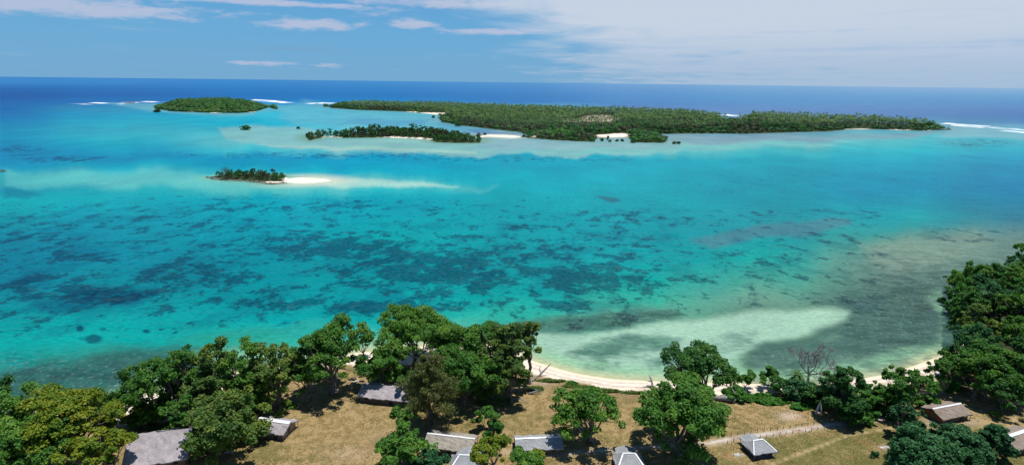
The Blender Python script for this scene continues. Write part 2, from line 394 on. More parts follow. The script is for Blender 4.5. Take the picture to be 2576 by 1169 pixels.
    zone([(430,848),(560,838),(700,822),(760,815),(700,835),(560,855)], (40,145,130), 12, noise=.8, amt=.7)
    # individual reef heads
    for cx, cy, rx, ry, a in [(203,824,12,8,1),(243,851,27,11,.9),(365,827,11,5,1),(272,828,8,4,.7),(405,825,4,2,1),(207,850,9,4,.5),(1650,672,14,5,.7)]:
        e = np.sqrt(((px + wx * 55 - cx) / rx) ** 2 + ((py + wy * 22 - cy) / ry) ** 2)
        C = blend(C, smooth(1.25, .75, e) * a, (0, 85, 100))
    zone([(55,775),(80,750),(180,738),(290,722),(390,720),(400,735),(330,760),(230,775),(130,782)], (0,98,122), 14, noise=.9, amt=.8)
    # shore: pale green, then wet sand
    ds = -sdf(SHORE, X, Y)
    isl = np.maximum.reduce([sdf(np.array(p), X, Y) for p in (BAR_D, BAR_C)])
    bay = smooth(1250, 1400, px) * (1 - smooth(2330, 2420, px))
    left = 1 - smooth(1200, 1340, px)
    wsh = np.where(px < 2370, 1., 0.)
    C = blend(C, smooth(9, 3, ds + wob2 * 8) * wsh * .8, (150, 200, 158))
    C = blend(C, smooth(5, 0, ds) * wsh * .85, (208, 205, 162))
    C = blend(C, smooth(-28, 0, isl) * .85, (215, 222, 200))
    # belts of lighter water round the wooded islands
    for poly, w, col, a in ((ISL_A, 60, (110,178,190), .55), (ISL_C, 22, (120,165,145), .8), (ISL_D, 14, (120,185,165), .8), (ISL_B, 40, (115,160,168), .45)):
        s = -sdf(np.array(poly), X, Y)
        C = blend(C, smooth(w, 0, s) * a * (s < w), col)
    LOBE = np.array([(1345,835),(1420,838),(1500,838),(1600,822),(1750,800),(1900,780),(2100,773),(2140,780),(2135,800),(2090,822),(2000,848),(1900,872),(1850,895),(1830,925),(1640,950),(1500,945),(1400,915),(1340,885)], float)
    # reef density
    rd = np.zeros_like(X)
    def den(cx, cy, rx, ry, v):
        nonlocal rd
        rd = np.maximum(rd, v * np.exp(-(((px - cx) / rx) ** 2 + ((py - cy) / ry) ** 2)))
    for a in [(1100,690,330,95,.62),(880,620,300,60,.55),(1450,700,230,60,.58),(1320,570,150,25,.4),(1000,770,300,40,.55),(500,690,260,70,.48),(120,620,220,90,.42),(80,720,150,50,.5),
              (300,740,260,40,.48),(700,760,260,45,.5),(1600,700,180,50,.5),(1950,640,260,60,.42),(2100,600,260,50,.38),(1900,690,160,30,.4),(2450,590,200,30,.4),(700,520,900,40,.36),(1700,560,400,60,.32),(330,550,300,30,.35),
              (1290,400,700,14,.30),(800,390,500,12,.38),(150,400,200,14,.42),(1550,650,200,40,.42),(2000,450,500,50,.25),(700,600,200,50,.42), (2450,360,150,18,.42),(60,380,120,25,.4),(1230,790,160,30,.5),(1400,770,160,25,.5)]:
        den(*a)
    rd = np.maximum(rd, .30 * smooth(480, 540, py) * smooth(880, 820, py) * smooth(2350, 2200, px))
    rd = np.maximum(rd, .40 * np.exp(-(((px - 1300) / 620) ** 4 + ((py - 680) / 125) ** 4)))
    rd += (.22 * (fbm(X / 30, Y / 45, 3) - .5) + .035) * (rd > .25)
    rd *= smooth(3, 25, ds) * (1 - .13 * smooth(1500, 1750, px))
    rd *= 1 - smooth(-16, 4, sdf(LOBE, px, py))
    # seagrass mottling
    gr = np.maximum(smooth(2000, 2250, px) * smooth(560, 700, py), smooth(860, 930, py) * (1 - smooth(400, 900, px))) 
    gr = np.maximum(gr, smooth(1800, 1950, px) * smooth(860, 900, py))
    for poly in ([(1290,812),(1400,800),(1560,785),(1660,772),(1720,780),(1690,800),(1600,818),(1500,832),(1330,835)], [(1430,885),(1500,862),(1560,848),(1640,848),(1720,862),(1690,885),(1600,895),(1545,910),(1490,912)], [(1480,900),(1560,900),(1560,930),(1480,926)], [(1630,902),(1720,890),(1735,915),(1650,922)], [(1780,845),(1900,840),(1900,870),(1800,880)]):
        gr = np.maximum(gr, .9 * smooth(-14, 6, sdf(np.array(poly, float), px + wx * 60, py + wy * 26)))
    # foam along the outer reef
    foam = np.zeros_like(X)
    def line(pts, w, v=1.0):
        nonlocal foam
        for (ax, ay), (bx, by) in zip(pts, pts[1:]):
            ex, ey = bx - ax, by - ay
            t = np.clip(((px - ax) * ex + (py - ay) * ey) / (ex * ex + ey * ey), 0, 1)
            dd = np.abs(py - ay - ey * t) + np.abs(px - ax - ex * t) * .08
            foam = np.maximum(foam, v * smooth(w, w * .35, dd))
    line([(655,252),(690,254),(712,257)], 3.0); line([(784,259.5),(812,258.5),(840,259)], 2.0); line([(640,250),(668,252)], 1.5)
    line([(2384,310),(2410,312.5),(2476,317)], 2.4); line([(2500,320),(2545,323.5),(2590,329)], 2.2); line([(2530,328),(2600,335)], 2.0); line([(2400,315),(2470,320)], 1.2, .8)
    line([(1829,288.5),(1846,289.5)], 2.6)
    line([(200,261),(228,262)], 1.2, .8); line([(240,258),(262,259)], 1.8); line([(300,261),(310,261)], 1, .9); line([(315,257.5),(340,257)], 1.6, .9); line([(368,255),(385,255.5)], 1.8, .9)
    line([(180,260),(300,258),(420,256)], 1.2, .15)
    ch = len(ang); nr = len(rr)
    i = np.arange(nr - 1)[:, None] * ch; j = np.arange(ch)[None, :]; j2 = (j + 1) % ch
    Q = np.stack([i + j, i + ch + j, i + ch + j2, i + j2], -1).reshape(-1, 4)[:, ::-1]
    V = np.stack([X, Y, np.zeros_like(X)], -1)
    V = np.concatenate([V, [[0, 0, 0]]]); c = len(V) - 1
    T = np.array([(k, (k + 1) % ch, c) for k in range(ch)])[:, ::-1]
    ap = lambda a, v: np.concatenate([a, v])
    # upward normals
    a, b, c3 = V[Q[0, 0]], V[Q[0, 1]], V[Q[0, 2]]
    if np.cross(b - a, c3 - a)[2] < 0: Q = Q[:, ::-1]
    a, b, c3 = V[T[0, 0]], V[T[0, 1]], V[T[0, 2]]
    if np.cross(b - a, c3 - a)[2] < 0: T = T[:, ::-1]
    C = np.clip(C / KW, 0, .9)
    m, nt, b = newmat('sea_water'); n = N(nt)
    p = n.pos()
    col = n.attr('col', 'Color')
    # reef patches on the bed showing through
    n1 = n.noise(n.mapping(p, (1.05, .85, 1), (0, 0, .1)), .105, 7, .62, .1)
    n1b = n.noise(n.mapping(p, (1, 1, 1), (0, 0, .3), (40, 9, 0)), .42, 5, .65, .1)
    n1 = n.m('ADD', n.m('MULTIPLY', n1, .66), n.m('MULTIPLY', n1b, .34))
    v = n.m('ADD', n.m('ADD', n.m('MULTIPLY', n.m('SUBTRACT', n1, .5), 2.3), .5), n.m('SUBTRACT', n.attr('reef'), .43))
    mk = n.mr(v, .43, .60, 0, .92)
    n2 = n.noise(p, .7, 3, .6)
    mk = n.m('MULTIPLY', mk, n.mr(n2, .3, .7, .7, 1.1))
    n0 = n.noise(n.mapping(p, (1, .85, 1), (0, 0, .3), (7, 21, 0)), .055, 6, .6, .2)
    v0 = n.m('ADD', n.m('MULTIPLY', n.m('SUBTRACT', n0, .5), 2.2), n.attr('reef'))
    soft = n.m('MULTIPLY', n.mr(v0, .36, .60), .42)
    col = n.mix(soft, col, n.mix(1, col, (.25, .52, .66, 1), 'MULTIPLY'))
    coral = n.mix(1, col, (.18, .30, .42, 1), 'MULTIPLY')
    coral = n.mix(n.mr(n.noise(p, .25, 3), .5, .75, 0, .22), coral, (.05, .12, .12, 1))
    c = n.mix(mk, col, coral)
    # broad tonal drift of the bed
    n3 = n.noise(n.mapping(p, (1, .7, 1), (0, 0, .3)), .022, 6, .62)
    c = n.mix(1, c, n.mix(n.mr(n3, .3, .7, 0, 1, False), (.84, .86, .9, 1), (1.14, 1.12, 1.08, 1)), 'MULTIPLY')
    # pale ripple flecks painted into the seagrass colour, then its mottling
    n4 = n.noise(n.mapping(p, (1, .8, 1), (0, 0, -.1)), .9, 5, .7)
    gf = n.m('MULTIPLY', n.attr('weed'), n.mr(n4, .54, .68, 0, .55))
    c = n.mix(gf, c, (.22, .34, .27, 1))
    n5 = n.noise(n.mapping(p, (.6, 1, 1)), .22, 5, .6)
    c = n.mix(n.m('MULTIPLY', n.attr('weed'), n.mr(n5, .42, .60, 0, .75)), c, n.mix(1, c, (.42, .5, .52, 1), 'MULTIPLY'))
    # light and shade of ripples painted into the colour, crests roughly parallel to the shore
    wv = n.noise(n.mapping(p, (.55, 1.1, 1), (0, 0, -.22)), .9, 3, .65, .3)
    c = n.mix(1, c, n.mix(n.mr(wv, .3, .7, 0, 1, False), (.80, .82, .83, 1), (1.22, 1.20, 1.18, 1)), 'MULTIPLY')
    wr = n.noise(n.mapping(p, (.42, 1.2, 1), (0, 0, -.16)), .85, 3, .6, .25)
    c = n.mix(n.m('MULTIPLY', n.mr(n.attr('weed'), 0, 1, .15, 1), n.mr(wr, .38, .62, 0, .5)), c, n.mix(.35, n.mix(1, c, (.6, .62, .66, 1), 'MULTIPLY'), (.10, .16, .17, 1)))
    fo = n.m('MULTIPLY', n.attr('foam'), n.mr(n.noise(n.mapping(p, (1, .2, 1)), .05, 5, .7), .38, .56, .05, 1))
    c = n.mix(fo, c, (.82, .84, .86, 1))
    w1 = n.noise(n.mapping(p, (.3, 1, 1), (0, 0, -.22)), .5, 4, .62, .4)
    w2 = n.noise(n.mapping(p, (.5, 1, 1), (0, 0, .2)), .12, 4, .6)
    h = n.m('ADD', n.m('MULTIPLY', w1, .8), n.m('MULTIPLY', w2, 1.6))
    nb = n.bump(h, .6, 1.0)
    # a wind-roughened sea: body colour, sky reflection partly painted in, under a partial mirror of the sky
    df = n.n('ShaderNodeBsdfDiffuse'); n.put(df.inputs[0], c); n.put(df.inputs['Normal'], nb)
    gl = n.n('ShaderNodeBsdfGlossy'); gl.inputs['Roughness'].default_value = .16; n.put(gl.inputs['Normal'], nb)
    fr = n.n('ShaderNodeFresnel'); fr.inputs[0].default_value = 1.33; n.put(fr.inputs['Normal'], nb)
    mx = n.n('ShaderNodeMixShader'); n.put(mx.inputs[0], n.m('MULTIPLY', fr.outputs[0], .26))
    nt.links.new(df.outputs[0], mx.inputs[1]); nt.links.new(gl.outputs[0], mx.inputs[2])
    nt.links.new(mx.outputs[0], nt.nodes['Material Output'].inputs[0]); nt.nodes.remove(b)
    me = npmesh('sea', V, [Q, T], m, {'col': ap(C, [[0, .3, .3]]), 'reef': ap(rd, [0]), 'weed': ap(gr, [0]), 'foam': ap(foam, [0])}, smooth_=True)
    tag(obj('sea', me), kind='structure')
make_water()

# ------------------------------------------------------------------ land
def gz(x, y):
    x = np.atleast_1d(np.asarray(x, float)); y = np.atleast_1d(np.asarray(y, float))
    s = sdf(SHORE, x, y)
    return landz(s, x, y)
def landz(s, x, y):
    z = np.where(s > 0, 1.75 * (1 - np.exp(-np.maximum(s, 0) / 7.5)), s * .12)
    return z + .22 * (fbm(x / 22, y / 22, 3) - .5) * smooth(6, 14, s)
def GL(dx, dy):
    """point on the land seen at survey position"""
    z = 1.6
    for _ in range(3):
        x, y = G(dx, dy, z); z = float(gz(x, y)[0])
    return x, y, z

def polyline_d(pts, X, Y):
    d = np.full(X.shape, 1e9)
    for (ax, ay), (bx, by) in zip(pts, pts[1:]):
        ex, ey = bx - ax, by - ay
        t = np.clip(((X - ax) * ex + (Y - ay) * ey) / (ex * ex + ey * ey), 0, 1)
        d = np.minimum(d, np.hypot(X - ax - ex * t, Y - ay - ey * t))
    return d
TRACK = Gs([(1880,1190),(1932,1169),(2050,1125),(2136,1092),(2232,1091-15),(2340,1067),(2420,1045),(2500,1020)], 1.7)
TRACK2 = Gs([(2440,1200),(2470,1150),(2520,1095),(2560,1040),(2600,1010)], 1.7)
PATH = Gs([(1790,1112),(1830,1104),(1934,1089),(2000,1080),(2080,1068),(2140,1061),(2190,1052),(2250,1046)], 1.7)
PATH2 = Gs([(1270,1134),(1330,1142),(1400,1141),(1490,1134),(1560,1129),(1640,1122),(1720,1118),(1790,1112)], 1.7)
def make_ground():
    xs = np.arange(-230, 420, .8); ys = np.arange(55, 330, .8)
    X, Y = np.meshgrid(xs, ys)
    s = sdf(SHORE, X, Y); g = sdf(GRASSP, X, Y)
    Z = landz(s, X, Y)
    px, py, ok = P(X, Y, Z)
    w = fbm(X / 6, Y / 6, 4) - .5
    sand = smooth(.9, -.9, g + w * 4.5)
    scr = smooth(7, .5, np.abs(g - 2) + w * 3) * smooth(1300, 1350, px) * (1 - smooth(1640, 1700, px))   # brown debris line behind the beach
    veg = np.zeros_like(X)
    for cx, cy, rx, ry, v in [(1900,990,60,12,1),(1950,1005,60,10,1),(2010,1018,30,12,.9),(2380,965,40,18,1),(1440,955,20,5,.8),(1680,1000,25,10,.6),(1495,1010,15,6,.3),(1745,1020,25,8,.6),(1690,1043,14,10,.5)]:
        veg = np.maximum(veg, v * np.exp(-(((px - cx) / rx) ** 2 + ((py - cy) / ry) ** 2)))
    green = smooth(1700, 1900, px) * smooth(1060, 1110, py) * .75 + smooth(2200, 2300, px) * .3
    dirt = np.zeros_like(X)
    for cx, cy, rx, ry, v in [(1985,1045,28,10,1),(896,957,14,6,1),(1905-25,1142,14,5,.0),(1858,1143,13,4,.9),(2350,1058,22,14,.9),(1800,1112,30,4,.4),(1360,960,30,9,.6),(1590,985,30,4,.5),(2224,1123,6,6,.9),(880,1140,60,20,.25),(1000,1100,60,20,.2),(2440,1060,40,10,.4),(2000,1012,14,6,.9)]:
        dirt = np.maximum(dirt, v * np.exp(-(((px - cx) / rx) ** 2 + ((py - cy) / ry) ** 2)))
    tr = np.maximum(.8 * smooth(.42, .08, polyline_d(TRACK, X, Y)), .6 * smooth(.9, .25, polyline_d(TRACK2, X, Y)))
    pth = smooth(1.3, .7, polyline_d(PATH, X, Y)) * .6
    pth = np.maximum(pth, smooth(1.3, .5, polyline_d(PATH2, X, Y)) * .4)
    dirt = np.maximum(dirt, pth)
    wrack = np.maximum(smooth(.8, .2, np.abs(s - 4.6 + w * 1.5)), .8 * smooth(.7, .2, np.abs(s - 2.3 + w))) * smooth(1300, 1350, px)
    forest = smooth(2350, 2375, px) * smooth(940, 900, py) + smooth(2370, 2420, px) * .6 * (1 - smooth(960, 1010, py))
    m, nt, b = newmat('dry_grass_and_sand'); n = N(nt)
    p = n.pos()
    a1 = n.noise(p, .09, 5, .6); a2 = n.noise(p, .55, 5, .65); a3 = n.noise(p, 3.0, 4, .7)
    tan = n.mix(n.mr(a2, .42, .58), (.285, .205, .095, 1), (.185, .135, .055, 1))
    olive = n.mix(n.mr(a3, .3, .7), (.125, .115, .033, 1), (.07, .078, .022, 1))
    gm = n.m('ADD', n.m('ADD', a1, n.m('MULTIPLY', a2, .35)), n.m('MULTIPLY', n.attr('green'), .26))
    c = n.mix(n.mr(gm, .62, .92), tan, olive)
    c = n.mix(n.mr(a3, .52, .64, 0, .5), c, (.36, .27, .15, 1))
    c = n.mix(n.mr(a3, .36, .47, .5, 0), c, (.085, .065, .024, 1))
    c = n.mix(n.mr(n.noise(p, 1.4, 5, .75), .57, .72, 0, .6), c, (.075, .07, .03, 1))
    c = n.mix(n.mr(n.noise(n.mapping(p, loc=(9, 3, 0)), .2, 4, .65), .58, .7, 0, .45), c, (.25, .13, .065, 1))
    c = n.mix(n.attr('scrub'), c, n.mix(n.mr(a3, .4, .6), (.10, .075, .03, 1), (.28, .2, .1, 1)))
    c = n.mix(n.m('MULTIPLY', n.attr('dirt'), n.mr(a2, .25, .6, .3, 1)), c, n.mix(n.mr(a3, .3, .7), (.36, .28, .21, 1), (.52, .42, .33, 1)))
    c = n.mix(n.m('MULTIPLY', n.attr('track'), n.mr(n.noise(p, .8, 3), .3, .6, .4, .9)), c, (.42, .31, .17, 1))
    c = n.mix(n.mr(n.m('ADD', n.attr('veg'), n.m('SUBTRACT', a2, .5)), .35, .6), c, n.mix(n.mr(a3, .3, .7), (.02, .10, .012, 1), (.07, .20, .03, 1)))
    sandc = n.mix(n.mr(a2, .3, .7), (.72, .62, .52, 1), (.62, .52, .42, 1))
    sandc = n.mix(n.m('MULTIPLY', n.attr('wrack'), n.mr(a3, .35, .6, .2, .8)), sandc, (.2, .15, .11, 1))
    sandc = n.mix(n.attr('wet'), sandc, (.60, .50, .34, 1))
    c = n.mix(n.attr('sand'), c, sandc)
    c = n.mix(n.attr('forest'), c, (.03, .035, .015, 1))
    n.put(b.inputs['Base Color'], c); b.inputs['Roughness'].default_value = .95; b.inputs['Specular IOR Level'].default_value = .1
    n.put(b.inputs['Normal'], n.bump(n.m('ADD', n.m('MULTIPLY', a2, 1.5), n.m('MULTIPLY', a3, .5)), .6, .35))
    wet = smooth(1.6, .1, s)
    nx = len(xs); ny = len(ys)
    i = np.arange(ny - 1)[:, None] * nx; j = np.arange(nx - 1)[None, :]
    Q = np.stack([i + j, i + j + 1, i + nx + j + 1, i + nx + j], -1).reshape(-1, 4)
    keep = (s.ravel()[Q].max(1) > -14)
    f = lambda a: np.clip(a, 0, 1).ravel()
    me = npmesh('ground', np.stack([X, Y, Z], -1).reshape(-1, 3), [Q[keep]], m,
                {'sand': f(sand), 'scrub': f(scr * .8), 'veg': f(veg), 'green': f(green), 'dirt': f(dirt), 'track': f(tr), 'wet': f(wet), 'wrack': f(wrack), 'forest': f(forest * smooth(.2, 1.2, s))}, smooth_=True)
    tag(obj('ground', me), kind='structure')
make_ground()

# island land
def island_mat():
    m, nt, b = newmat('island_soil'); n = N(nt); p = n.pos()
    a = n.noise(p, .12, 4, .6)
    c = n.mix(n.mr(a, .35, .65), (.020, .036, .014, 1), (.035, .055, .02, 1))
    s = n.mix(n.mr(a, .3, .7), (.62, .53, .42, 1), (.75, .66, .55, 1))
    c = n.mix(n.attr('sand'), c, s)
    c = n.mix(n.attr('soil'), c, n.mix(n.mr(n.noise(p, .05, 4, .6), .4, .6), (.30, .24, .18, 1), (.38, .31, .25, 1)))
    n.put(b.inputs['Base Color'], c); b.inputs['Roughness'].default_value = .95; b.inputs['Specular IOR Level'].default_value = .1
    return m
M_ISL = island_mat()
def island(name, poly, res, zmax, slope, sandspots=(), soil=(), allsand=False, rim=0):
    poly = np.array(poly)
    lo = poly.min(0) - res * 3; hi = poly.max(0) + res * 3
    xs = np.arange(lo[0], hi[0], res); ys = np.arange(lo[1], hi[1], res)
    X, Y = np.meshgrid(xs, ys); s = sdf(poly, X, Y) + (fbm(X / (res * 5), Y / (res * 5), 3) - .5) * res * 1.5
    Z = np.where(s > 0, zmax * (1 - np.exp(-np.maximum(s, 0) / slope)), s * .15)
    px, py, ok = P(X, Y, Z)
    sand = np.ones_like(X) if allsand else smooth(rim, rim * .3, s) if rim else np.zeros_like(X)
    for cx, cy, rx, ry in sandspots: sand = np.maximum(sand, smooth(1.3, .8, np.sqrt(((px - cx) / rx) ** 2 + ((py - cy) / ry) ** 2)))
    so_ = np.zeros_like(X)
    for cx, cy, rx, ry in soil: so_ = np.maximum(so_, smooth(1.3, .8, np.sqrt(((px - cx) / rx) ** 2 + ((py - cy) / ry) ** 2)))
    nx = len(xs); ny = len(ys)
    i = np.arange(ny - 1)[:, None] * nx; j = np.arange(nx - 1)[None, :]
    Q = np.stack([i + j, i + j + 1, i + nx + j + 1, i + nx + j], -1).reshape(-1, 4)
    Q = Q[s.ravel()[Q].max(1) > -res * 1.5]
    me = npmesh(name, np.stack([X, Y, Z], -1).reshape(-1, 3), [Q], M_ISL, {'sand': sand.ravel(), 'soil': so_.ravel()}, smooth_=True)
    return tag(obj(name, me), kind='structure')
island('island_ground', ISL_A, 6, 1.5, 8, [(397,260,14,2.5),(655,281,24,1.6),(540,283,14,1.2),(475,282,10,1)])
island('island_ground', ISL_B, 6, 1.8, 8, [(1090,285,50,2.6),(1035,281,18,1.5),(1540,341,42,4),(1345,341,6,3),(1410,333,15,2.6),(1560,338,26,3.4),(2160,325,30,2),(2250,326,50,1),(2340,328,20,.9),(1465,336,16,2)], [(1508,298,44,9),(1440,302,30,4)])
island('island_ground', ISL_C, 2.5, 1.2, 4, [(835,345,22,2.6),(1010,346,60,2),(1060,349,30,1.6),(1200,343,10,3),(990,344,20,2)])
island('island_ground', ISL_D, 1.2, 1.0, 3, [(690,459,34,3.6),(720,452,10,6)])
island('sandbar', BAR_D, 1.2, .5, 5, allsand=True)
island('sandbar', BAR_C, 2.5, .5, 5, allsand=True)

# ------------------------------------------------------------------ foliage materials
def leafmat(name, c1, c2, c3, tr=.25):
    m, nt, b = newmat(name); n = N(nt)
    a = n.attr('v')
    r = n.n('ShaderNodeValToRGB'); n.put(r.inputs[0], a)
    e = r.color_ramp.elements; e[0].color = (*c1, 1); e[1].color = (*c3, 1); k = e.new(.5); k.color = (*c2, 1)
    rnd = n.n('ShaderNodeObjectInfo').outputs['Random']
    c = n.mix(1, r.outputs[0], n.mix(rnd, (.8, .86, .85, 1), (1.2, 1.12, 1.05, 1)), 'MULTIPLY')
    n.put(b.inputs['Base Color'], c); b.inputs['Roughness'].default_value = .55; b.inputs['Specular IOR Level'].default_value = .16
    t = n.n('ShaderNodeBsdfTranslucent'); n.put(t.inputs[0], n.mix(1, c, (1.3, 1.5, .6, 1), 'MULTIPLY'))
    mx = n.n('ShaderNodeMixShader'); mx.inputs[0].default_value = tr
    nt.links.new(b.outputs[0], mx.inputs[1]); nt.links.new(t.outputs[0], mx.inputs[2])
    nt.links.new(mx.outputs[0], nt.nodes['Material Output'].inputs[0])
    return m
LEAF = {
 'green': leafmat('green_leaves', (.028, .092, .018), (.060, .172, .026), (.160, .270, .040), .32),
 'dark': leafmat('dark_leaves', (.015, .060, .015), (.034, .118, .025), (.085, .190, .038), .3),
 'yellow': leafmat('yellow_leaves', (.045, .105, .010), (.125, .190, .016), (.28, .25, .02)),
 'dry': leafmat('dry_leaves', (.034, .080, .020), (.075, .145, .030), (.18, .225, .042), .3),
 'olive': leafmat('casuarina_needles', (.05, .080, .025), (.11, .135, .045), (.21, .20, .07)),
 'blue': leafmat('dense_leaves', (.014, .062, .025), (.030, .115, .042), (.08, .20, .08), .3),
 'bright': leafmat('creeper_leaves', (.02, .10, .014), (.05, .17, .025), (.10, .24, .04)),
 'far': leafmat('island_leaves', (.014, .048, .015), (.036, .105, .030), (.085, .180, .050), .18),
 'fargreen': leafmat('island_green_leaves', (.013, .062, .016), (.034, .135, .030), (.08, .21, .045), .18),
 'fargrey': leafmat('island_grey_leaves', (.030, .040, .022), (.055, .072, .036), (.10, .12, .06), .15),
 'palm': leafmat('palm_fronds', (.012, .052, .017), (.040, .112, .030), (.130, .205, .070), .2),
}
def barkmat(name, a, b_):
    m, nt, b = newmat(name); n = N(nt); p = n.obj()
    c = n.mix(n.mr(n.noise(n.mapping(p, (3, 3, .8)), 1.5, 4, .6), .35, .65), (*a, 1), (*b_, 1))
    n.put(b.inputs['Base Color'], c); b.inputs['Roughness'].default_value = .9
    n.put(b.inputs['Normal'], n.bump(n.noise(n.mapping(p, (6, 6, 1)), 2, 3), .5, .1))
    return m
BARK = barkmat('bark', (.10, .085, .07), (.20, .18, .155)); BARKD = barkmat('dark_bark', (.05, .042, .035), (.10, .085, .07))
DEADW = barkmat('dead_wood', (.12, .125, .125), (.25, .255, .25)); BLEACH = barkmat('bleached_wood', (.36, .33, .31), (.58, .55, .52))

def quads(c, nr, size, asp=.6, r=None, droop=None):
    """leaf rhombs, c (n,3) centres, nr normals"""
    r = r or rng
    n_ = len(c)
    h = r.normal(size=(n_, 3)) if droop is None else droop
    t = h - (h * nr).sum(1)[:, None] * nr; t /= np.linalg.norm(t, axis=1)[:, None] + 1e-9
    b = np.cross(nr, t)
    s = np.broadcast_to(size, (n_,))[:, None]
    V = np.stack([c + t * s, c + b * s * asp, c - t * s, c - b * s * asp], 1).reshape(-1, 3)
    Q = np.arange(n_ * 4).reshape(-1, 4)
    return V, Q
def unit(v): return v / (np.linalg.norm(v, axis=-1, keepdims=True) + 1e-9)

def tree_meshes(seed, H, Rc, style='green', nl=9000, round_=False, base=.32, flat=.55, nclump=None, lean=(0, 0), leaf=.24, bark=None, gaps=.0, clr=None, trunkr=None, open_=False):
    r = np.random.default_rng(seed)
    K = int((2.1 if round_ else 1.35) * (nclump or int(34 * (Rc / 7) ** 1.4) + 8))
    # crown: clump centres on the upper shell and through the volume
    cz = H * (base + (1 - base) * .42); rz = H - cz - Rc * .06
    rlow = cz - H * base
    th = r.random(K) * 2 * math.pi; u = r.random(K) * 1.35 - .35
    rad = np.where(r.random(K) < .74, .74 + .38 * r.random(K), .3 + .5 * r.random(K))
    sq = np.sqrt(np.maximum(0, 1 - u ** 2))
    lob = 1 + .22 * np.sin(th * 3 + r.random() * 6) + .14 * np.sin(th * 5 + r.random() * 6)
    cx = np.cos(th) * sq * rad * Rc * .76 * lob; cy = np.sin(th) * sq * rad * Rc * .76 * lob
    czz = cz + np.where(u > 0, u * rz, u * rlow * 1.6) * rad * (1 + .15 * (r.random(K) - .5))
    cen = np.stack([cx, cy, czz], -1)
    # big limbs carry rounded lobes; most clumps sit on the lobes' upper skins
    nL = int(5 + r.integers(0, 4)); ta = np.arange(nL) / nL * 6.283 + r.normal(size=nL) * .25; ta[0] += 1
    lr = Rc * (.36 + .14 * r.random(nL)); ld = (Rc - lr) * (.78 + .3 * r.random(nL)); ld[0] *= .2
    lz = cz + (rz * (r.random(nL) * .75 - .12) if base > .15 else (H * .97 - H * base) * (r.random(nL) * .75 - .48)); lz[0] = cz + rz * .55
    lc = np.stack([np.cos(ta) * ld, np.sin(ta) * ld, lz], -1)
    li = r.choice(nL, K, p=lr ** 2 / (lr ** 2).sum()); onl = r.random(K) < .78
    dd = unit(r.normal(size=(K, 3)) + [0, 0, .25]); dd[:, 2] = np.where(dd[:, 2] < -.55, -dd[:, 2], dd[:, 2])
    vz = min(1.0, max(.5, rz / Rc))
    pl_ = lc[li] + dd * (lr[li] * (.78 + .3 * r.random(K)))[:, None] * [1, 1, vz]
    cen = cen if round_ else np.where(onl[:, None], pl_, cen)
    cen[:, 2] = np.clip(cen[:, 2], H * base * .7 + .3, H * .97)
    cen[:, 0] += lean[0]; cen[:, 1] += lean[1]
    if gaps: 
        k = r.random(K) > gaps; cen = cen[k]; K = len(cen)
    cr = np.minimum(Rc, 6.5 + .25 * Rc) * (.11 + .14 * r.random(K) ** 1.3) * (1.3 if K < 30 else 1) 
    ex = cr * (flat + .15) * .9; z0 = H * base * .7
    kz = (H - z0) / max(1e-3, (cen[:, 2] + ex).max() - z0)
    if kz < 1: cen[:, 2] = z0 + (cen[:, 2] - z0) * kz
    rad_ = np.hypot(cen[:, 0] - lean[0], cen[:, 1] - lean[1]) + cr * .8
    kr = np.minimum(1, Rc * 1.06 / rad_); cen[:, 0] = lean[0] + (cen[:, 0] - lean[0]) * kr; cen[:, 1] = lean[1] + (cen[:, 1] - lean[1]) * kr
    per = r.multinomial(nl, cr ** 2 / (cr ** 2).sum())
    idx = np.repeat(np.arange(K), per)
    dirs = unit(r.normal(size=(nl, 3)) + np.array([0, 0, .35]))
    rr_ = (.55 + .45 * r.random(nl) ** .6)[:, None]
    # small sprays inside each clump make an uneven outline
    spray = r.integers(0, 7, nl); sv = unit(r.normal(size=(K, 7, 3)) + [0, 0, .2])
    off = dirs * rr_ * .62 + sv[idx, spray] * .48
    c = cen[idx] + off * (cr[idx][:, None]) * np.array([1, 1, flat + .15])
    nr = unit(dirs * .6 + np.array([0, 0, .55]) + r.normal(size=(nl, 3)) * .45)
    V, Q = quads(c, nr, leaf * (.65 + .7 * r.random(nl)), .62, r)
    cv = r.random(K)
    hgt = 0
    v = np.clip(.02 + .42 * cv[idx] + .26 * r.random((K, 7))[idx, spray] + .34 * r.random(nl) ** 1.3, 0, 1)
    leafme = npmesh('crown', V, [Q], LEAF[style], fattrs={'v': v})
    # wood
    mb = MB()
    tr = trunkr or (.035 * H + .02 * Rc) * .62
    fork = np.array([lean[0] * .45, lean[1] * .45, H * base * .8])
    wob = r.normal(size=(5, 2)) * tr * .5; wob[0] = 0
    t = np.linspace(0, 1, 5)
    pts = np.stack([fork[0] * t ** 1.2 + wob[:, 0], fork[1] * t ** 1.2 + wob[:, 1], fork[2] * t], -1)
    mb.tube(pts, tr * np.array([1.7, 1.1, .95, .9, .85]), 8)
    nm = max(4, min(9, K // 6))
    mains = cen[r.choice(K, nm, replace=False)]
    lab = np.argmin(((cen[:, None] - mains[None]) ** 2).sum(-1), 1)
    top = pts[-1]
    for k in range(nm):
        mem = cen[lab == k]
        if not len(mem): continue
        tgt = mem.mean(0); tgt = top + (tgt - top) * .62; tgt[2] -= Rc * .06
        mid = (top + tgt) / 2 + r.normal(size=3) * Rc * .05 - np.array([0, 0, Rc * .05])
        mb.tube([top, (top + mid) / 2 - [0, 0, .02 * Rc], mid, tgt], tr * np.array([.7, .5, .4, .28]), 5)
        for q in mem[:14]:
            m2 = (tgt + q) / 2 + r.normal(size=3) * Rc * .06
            mb.tube([tgt, m2, q], tr * np.array([.26, .15, .06]), 4)
    wood = npmesh('trunk', np.concatenate(mb.V), [np.array(mb.F[4])], bark or BARK, smooth_=True)
    return wood, leafme

